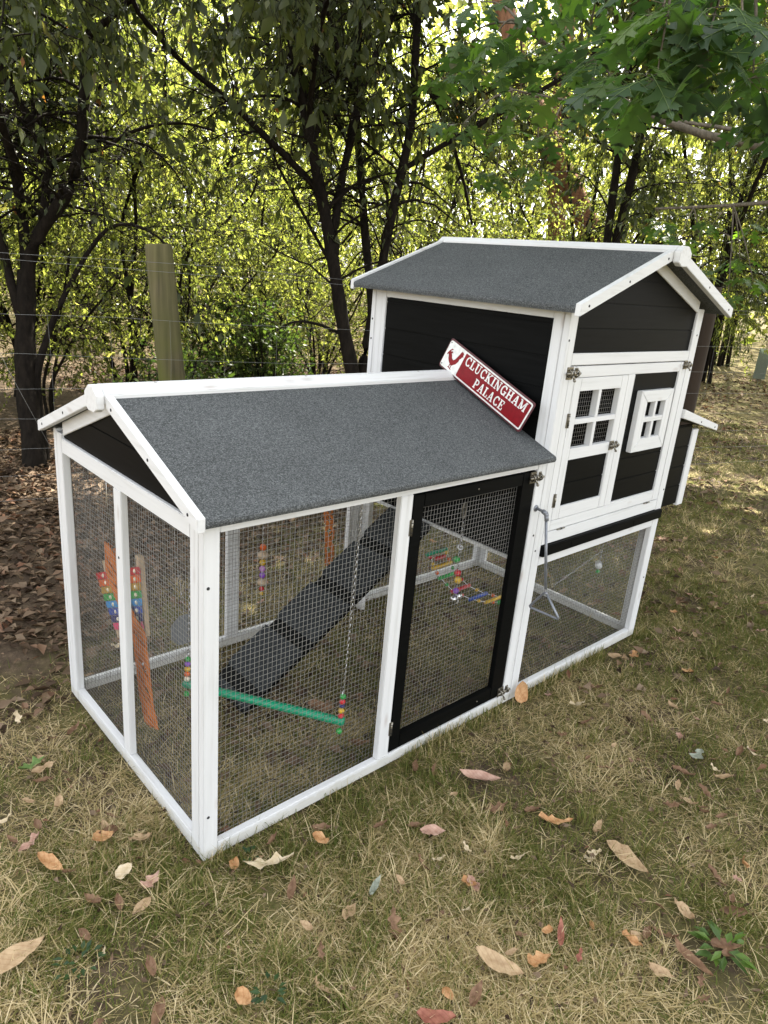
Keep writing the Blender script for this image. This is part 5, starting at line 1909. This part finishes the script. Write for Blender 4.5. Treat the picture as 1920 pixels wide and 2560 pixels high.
DM = dict(
    tan=dead_mat('tan_dead_leaf', (0.33, 0.22, 0.12), (0.47, 0.34, 0.20), (0.7, 0.6, 0.5)),
    pinkish=dead_mat('pinkish_dead_leaf', (0.36, 0.21, 0.15), (0.50, 0.33, 0.25), (0.7, 0.55, 0.5)),
    orange=dead_mat('orange_dead_leaf', (0.36, 0.18, 0.07), (0.52, 0.31, 0.15), (0.7, 0.5, 0.4)),
    brown=dead_mat('brown_dead_leaf', (0.14, 0.075, 0.04), (0.25, 0.15, 0.085), (0.6, 0.5, 0.45)),
    red=dead_mat('red_dead_leaf', (0.22, 0.075, 0.05), (0.36, 0.15, 0.10), (0.6, 0.5, 0.45)),
    pale=dead_mat('pale_dead_leaf', (0.48, 0.38, 0.23), (0.62, 0.52, 0.36), (0.8, 0.7, 0.6)),
    grey=dead_mat('grey_green_leaf', (0.20, 0.22, 0.17), (0.33, 0.35, 0.28), (0.7, 0.7, 0.65)),
    green=dead_mat('green_fallen_leaf', (0.10, 0.17, 0.045), (0.18, 0.26, 0.08), (0.7, 0.75, 0.6)))
LG = 'fallen leaves on the lawn'


def place_leaf(me, x, y, z, rzz, tilt, label, sc=1.0):
    o = bpy.data.objects.new('fallen_leaf', me)
    COL.objects.link(o)
    o.location = (x, y, z)
    o.rotation_euler = (tilt[0], tilt[1], rzz)
    o.scale = (sc, sc, sc)
    return tag(o, label, 'leaf', LG)


def leaf_me(name, l, w, curl, seed, kind, mat):
    V, F = dead_leaf(l, w, curl, seed, kind)
    return np_mesh(name, V, F, DM[mat], smooth=True, ret_mesh=True)


# the leaves that stand out in the photo
BIG = [
    (0.839, -0.240, 0.135, 0.045, 'pinkish', 'lance', -0.85, 'pale pink pointed leaf lying level in front of the black door'),
    (0.555, -0.311, 0.075, 0.034, 'pinkish', 'lance', -0.75, 'small pink pointed leaf on the lawn below the black door'),
    (0.925, -0.715, 0.150, 0.062, 'tan', 'lance', -1.75, 'large folded tan leaf with a reddish end on the lawn at the right'),
    (0.881, -0.503, 0.105, 0.035, 'orange', 'ragged', -0.7, 'rusty torn leaf above the large folded tan leaf'),
    (0.388, -0.692, 0.120, 0.044, 'tan', 'lance', -1.15, 'tan oval leaf with a nibbled edge near the bottom centre'),
    (0.574, -0.737, 0.085, 0.017, 'red', 'lance', 0.60, 'narrow red leaf pointing up right of the nibbled tan leaf'),
    (0.767, -0.984, 0.115, 0.030, 'brown', 'lance', -1.9, 'long reddish brown leaf left of the bright green weed'),
    (-0.468, -0.007, 0.140, 0.048, 'tan', 'lance', 0.15, 'large smooth tan leaf cut by the lower left edge'),
    (-0.319, 0.214, 0.095, 0.036, 'orange', 'lance', -1.2, 'curved tan orange leaf with a red tip left of the corner post'),
    (-0.180, 0.219, 0.055, 0.038, 'orange', 'round', -0.2, 'bright orange round leaf near the left foot of the end frame'),
    (1.325, -0.030, 0.085, 0.055, 'orange', 'round', 1.0, 'upright orange tan leaf leaning on the base rail by the lower latch'),
    (1.558, -0.623, 0.090, 0.048, 'grey', 'ragged', 0.1, 'grey green torn leaf lying alone on the lawn at the right'),
    (0.123, -0.122, 0.135, 0.050, 'pale', 'lobed', -0.5, 'pale lobed oak leaf just right of the foot of the corner post'),
    (-0.182, 0.078, 0.050, 0.034, 'pale', 'round', 0.2, 'cream coloured leaf left of the corner post foot'),
    (-0.140, 0.006, 0.060, 0.042, 'pinkish', 'ragged', 0.5, 'crumpled pinkish leaf below the corner post foot'),
    (0.283, -0.139, 0.050, 0.034, 'orange', 'round', -0.9, 'small orange leaf by the base rail of the front mesh'),
    (-0.117, -0.396, 0.048, 0.032, 'orange', 'round', -1.4, 'golden orange leaf at the bottom left of the lawn'),
    (0.181, -0.688, 0.085, 0.040, 'red', 'round', -0.8, 'reddish leaf at the bottom edge in the middle'),
    (-0.239, 0.621, 0.085, 0.052, 'green', 'lobed', 0.2, 'green lobed leaf on the ground left of the run'),
    (-0.215, 0.590, 0.080, 0.030, 'tan', 'ragged', 0.2, 'tan leaf tucked under the green lobed leaf'),
    (0.47, -0.75, 0.062, 0.045, 'orange', 'ragged', -0.4, 'torn orange leaf right of the narrow red leaf'),
    (0.70, -0.86, 0.055, 0.03, 'orange', 'ragged', -1.5, 'orange twisted leaf above the long reddish brown leaf'),
    (0.66, 0.36, 0.10, 0.055, 'brown', 'lance', -0.6, 'brown leaf lying inside the run behind the chain'),
    (0.64, 0.12, 0.075, 0.035, 'brown', 'lance', -0.6, 'brown leaf inside the run near the green perch end'),
    (2.02, -0.12, 0.055, 0.04, 'orange', 'ragged', 0.3, 'orange leaf on the lawn off the right foot of the house'),
    (0.30, -0.35, 0.07, 0.018, 'grey', 'lance', 0.4, 'grey dry curled leaf in the straw in front of the run'),
]
for i, (x, y, l, w, mat, kd, rzz, lb) in enumerate(BIG):
    me = leaf_me('fallen_leaf', l, w, 0.32 if i % 3 else 0.5, 300 + i, kd, mat)
    tl = (0.15 * math.sin(i * 2.1), 0.12 * math.cos(i * 1.7))
    z = 0.016
    if 'upright' in lb:
        tl, z = (0.0, -1.15), 0.045
    place_leaf(me, x, y, z, rzz, tl, lb)
var = []
for i, (mat, kd, l, w, lb) in enumerate((
        ('tan', 'lance', 0.055, 0.024, 'small tan dry leaf lying among the grass'), ('pinkish', 'ragged', 0.05, 0.026, 'small pinkish crumpled leaf lying among the grass'),
        ('brown', 'lance', 0.06, 0.022, 'small dark brown leaf lying among the grass'), ('orange', 'round', 0.042, 0.026, 'small orange tan leaf lying among the grass'),
        ('pale', 'ragged', 0.05, 0.022, 'small pale curled leaf lying among the grass'), ('brown', 'lobed', 0.065, 0.038, 'small brown lobed leaf lying among the grass'),
        ('red', 'ragged', 0.045, 0.02, 'small red torn leaf lying among the grass'))):
    var.append((leaf_me('fallen_leaf', l, w, 0.6, 500 + i, kd, mat), lb))
r = R_(600)
cnt = 0
while cnt < 265:
    x, y = r.uniform(-0.9, 3.8), r.uniform(-1.3, 1.4)
    if not in_view(np.array([x]), np.array([y]), 0.02)[0] or lawn_mask(np.array([x]), np.array([y]))[0] < 0.4:
        continue
    if -0.05 < x < L + 0.05 and -0.05 < y < Wd + 0.05:
        continue
    if r.random() > 0.25 + 1.1 * vnoise(np.array([x]), np.array([y]), 2.1, 61)[0] ** 1.6 + 0.5 * (x < 0.25):
        continue
    me, lb = var[r.choice(7, p=[.30, .09, .33, .05, .09, .12, .02])]
    place_leaf(me, x, y, 0.004 + r.uniform(0, .010), r.uniform(0, 6.28), (r.normal(0, .3), r.normal(0, .3)), lb, r.uniform(0.55, 1.3))
    cnt += 1

# leaf litter beyond counting: under the trees, thinning out on the lawn
r = R_(700)
LP = []
for n, box, lim in ((26000, (-1.5, 4.5, 0.9, 5.0), 'wood'), (9000, (2.0, 9.0, 1.0, 8.0), 'wood'), (11000, (0.0, 9.0, -1.2, 3.6), 'lawn'), (420, (0.03, 2.2, 0.03, 0.94), 'in'), (9000, (2, 16, 3, 16), 'wood'), (7000, (4.5, 15, -1.5, 6.0), 'wide')):
    x, y = r.uniform(box[0], box[1], n), r.uniform(box[2], box[3], n)
    k = in_view(x, y)
    lm = lawn_mask(x, y)
    ins = (x > -0.03) & (x < L + .03) & (y > -0.03) & (y < Wd + .03)
    if lim == 'wood':
        k &= (r.random(n) > lm * 0.93) & ~ins & (vnoise(x, y, 1.7, 55) > 0.22)
    elif lim == 'wide':
        k &= vnoise(x, y, 0.9, 58) > 0.35
    elif lim == 'lawn':
        k &= ~ins & ((r.random(n) < 0.12 + 0.5 * (vnoise(x, y, 1.1, 56) > 0.6)) & (x > 1.5))
    LP.append(np.stack([x[k], y[k]], 1))
xy_ = np.concatenate(LP)
n = len(xy_)
P = np.stack([xy_[:, 0], xy_[:, 1], gz(xy_[:, 0], xy_[:, 1]) + r.uniform(0.002, 0.03, n)], 1)
D = r.normal(0, 1, (n, 3)) * np.array((1, 1, 0.22))
Nn = r.normal(0, 0.35, (n, 3)) + np.array((0, 0, 1))
sz = r.uniform(0.6, 1.3, n) * (1 + 0.02 * np.hypot(P[:, 0], P[:, 1]))
V, F = leaf_cloud(P, D, Nn, 0.055 * sz, 0.028 * sz * r.uniform(0.6, 1.3, n), 0.25)
nc = 15000
x, y = scatter(r, nc, -1.4, 5.0, -1.6, 3.0)      # crumbs and broken bits through the lawn
k = ~((x > -0.01) & (x < L + .01) & (y > -0.01) & (y < Wd + .01)) & (vnoise(x, y, 2.6, 57) > r.random(len(x)) * 0.75)
x, y = x[k], y[k]
nc = len(x)
P2 = np.stack([x, y, gz(x, y) + r.uniform(0.002, 0.022, nc)], 1)
V2, F2 = leaf_cloud(P2, r.normal(0, 1, (nc, 3)) * np.array((1, 1, 0.35)), r.normal(0, 0.5, (nc, 3)) + np.array((0, 0, 1)), r.uniform(0.010, 0.034, nc), r.uniform(0.004, 0.015, nc), 0.3)
V, F = join([(V, F), (V2, F2)])
n += nc
lt = np_mesh('leaf_litter', V, F, LITTER, rnd=np.repeat(r.random(n) ** 1.1, 2))
tag(lt, 'dry brown leaf litter under the trees', 'leaf litter', kind='stuff')

# ------------------------------------------------------------------ weeds
def weed(label, x, y, n, rad, l, seed, h=0.03):
    r = R_(seed)
    an = r.uniform(0, 6.28, n)
    q = rad * np.sqrt(r.random(n))
    P = np.stack([x + q * np.cos(an) * 0.5, y + q * np.sin(an) * 0.5, r.uniform(0.01, h, n)], 1)
    D = np.stack([np.cos(an), np.sin(an), r.uniform(-0.1, 0.6, n)], 1)
    V, F = leaf_cloud(P, D, np.tile((0, 0, 1.0), (n, 1)) + r.normal(0, .3, (n, 3)), r.uniform(.6, 1.1, n) * l, r.uniform(.3, .5, n) * l, 0.2)
    o = np_mesh('weed_plant', V, F, WEED, rnd=np.repeat(r.random(n) * (0.5 if 'dark' in label else 0.35) + (0.65 if 'bright' in label else 0), 2))
    return tag(o, label, 'weed')


weed('bright green broad leaved weed in the lawn at the lower right', 0.865, -1.02, 30, 0.085, 0.05, 1)
weed('dark green little weed by the foot of the corner post', 0.10, -0.07, 12, 0.04, 0.022, 2)
weed('dark green clover like weed at the lower left of the lawn', -0.36, -0.10, 22, 0.08, 0.024, 3)
weed('dark small weed patch beside the golden orange leaf at the bottom left', -0.07, -0.42, 14, 0.05, 0.026, 4)
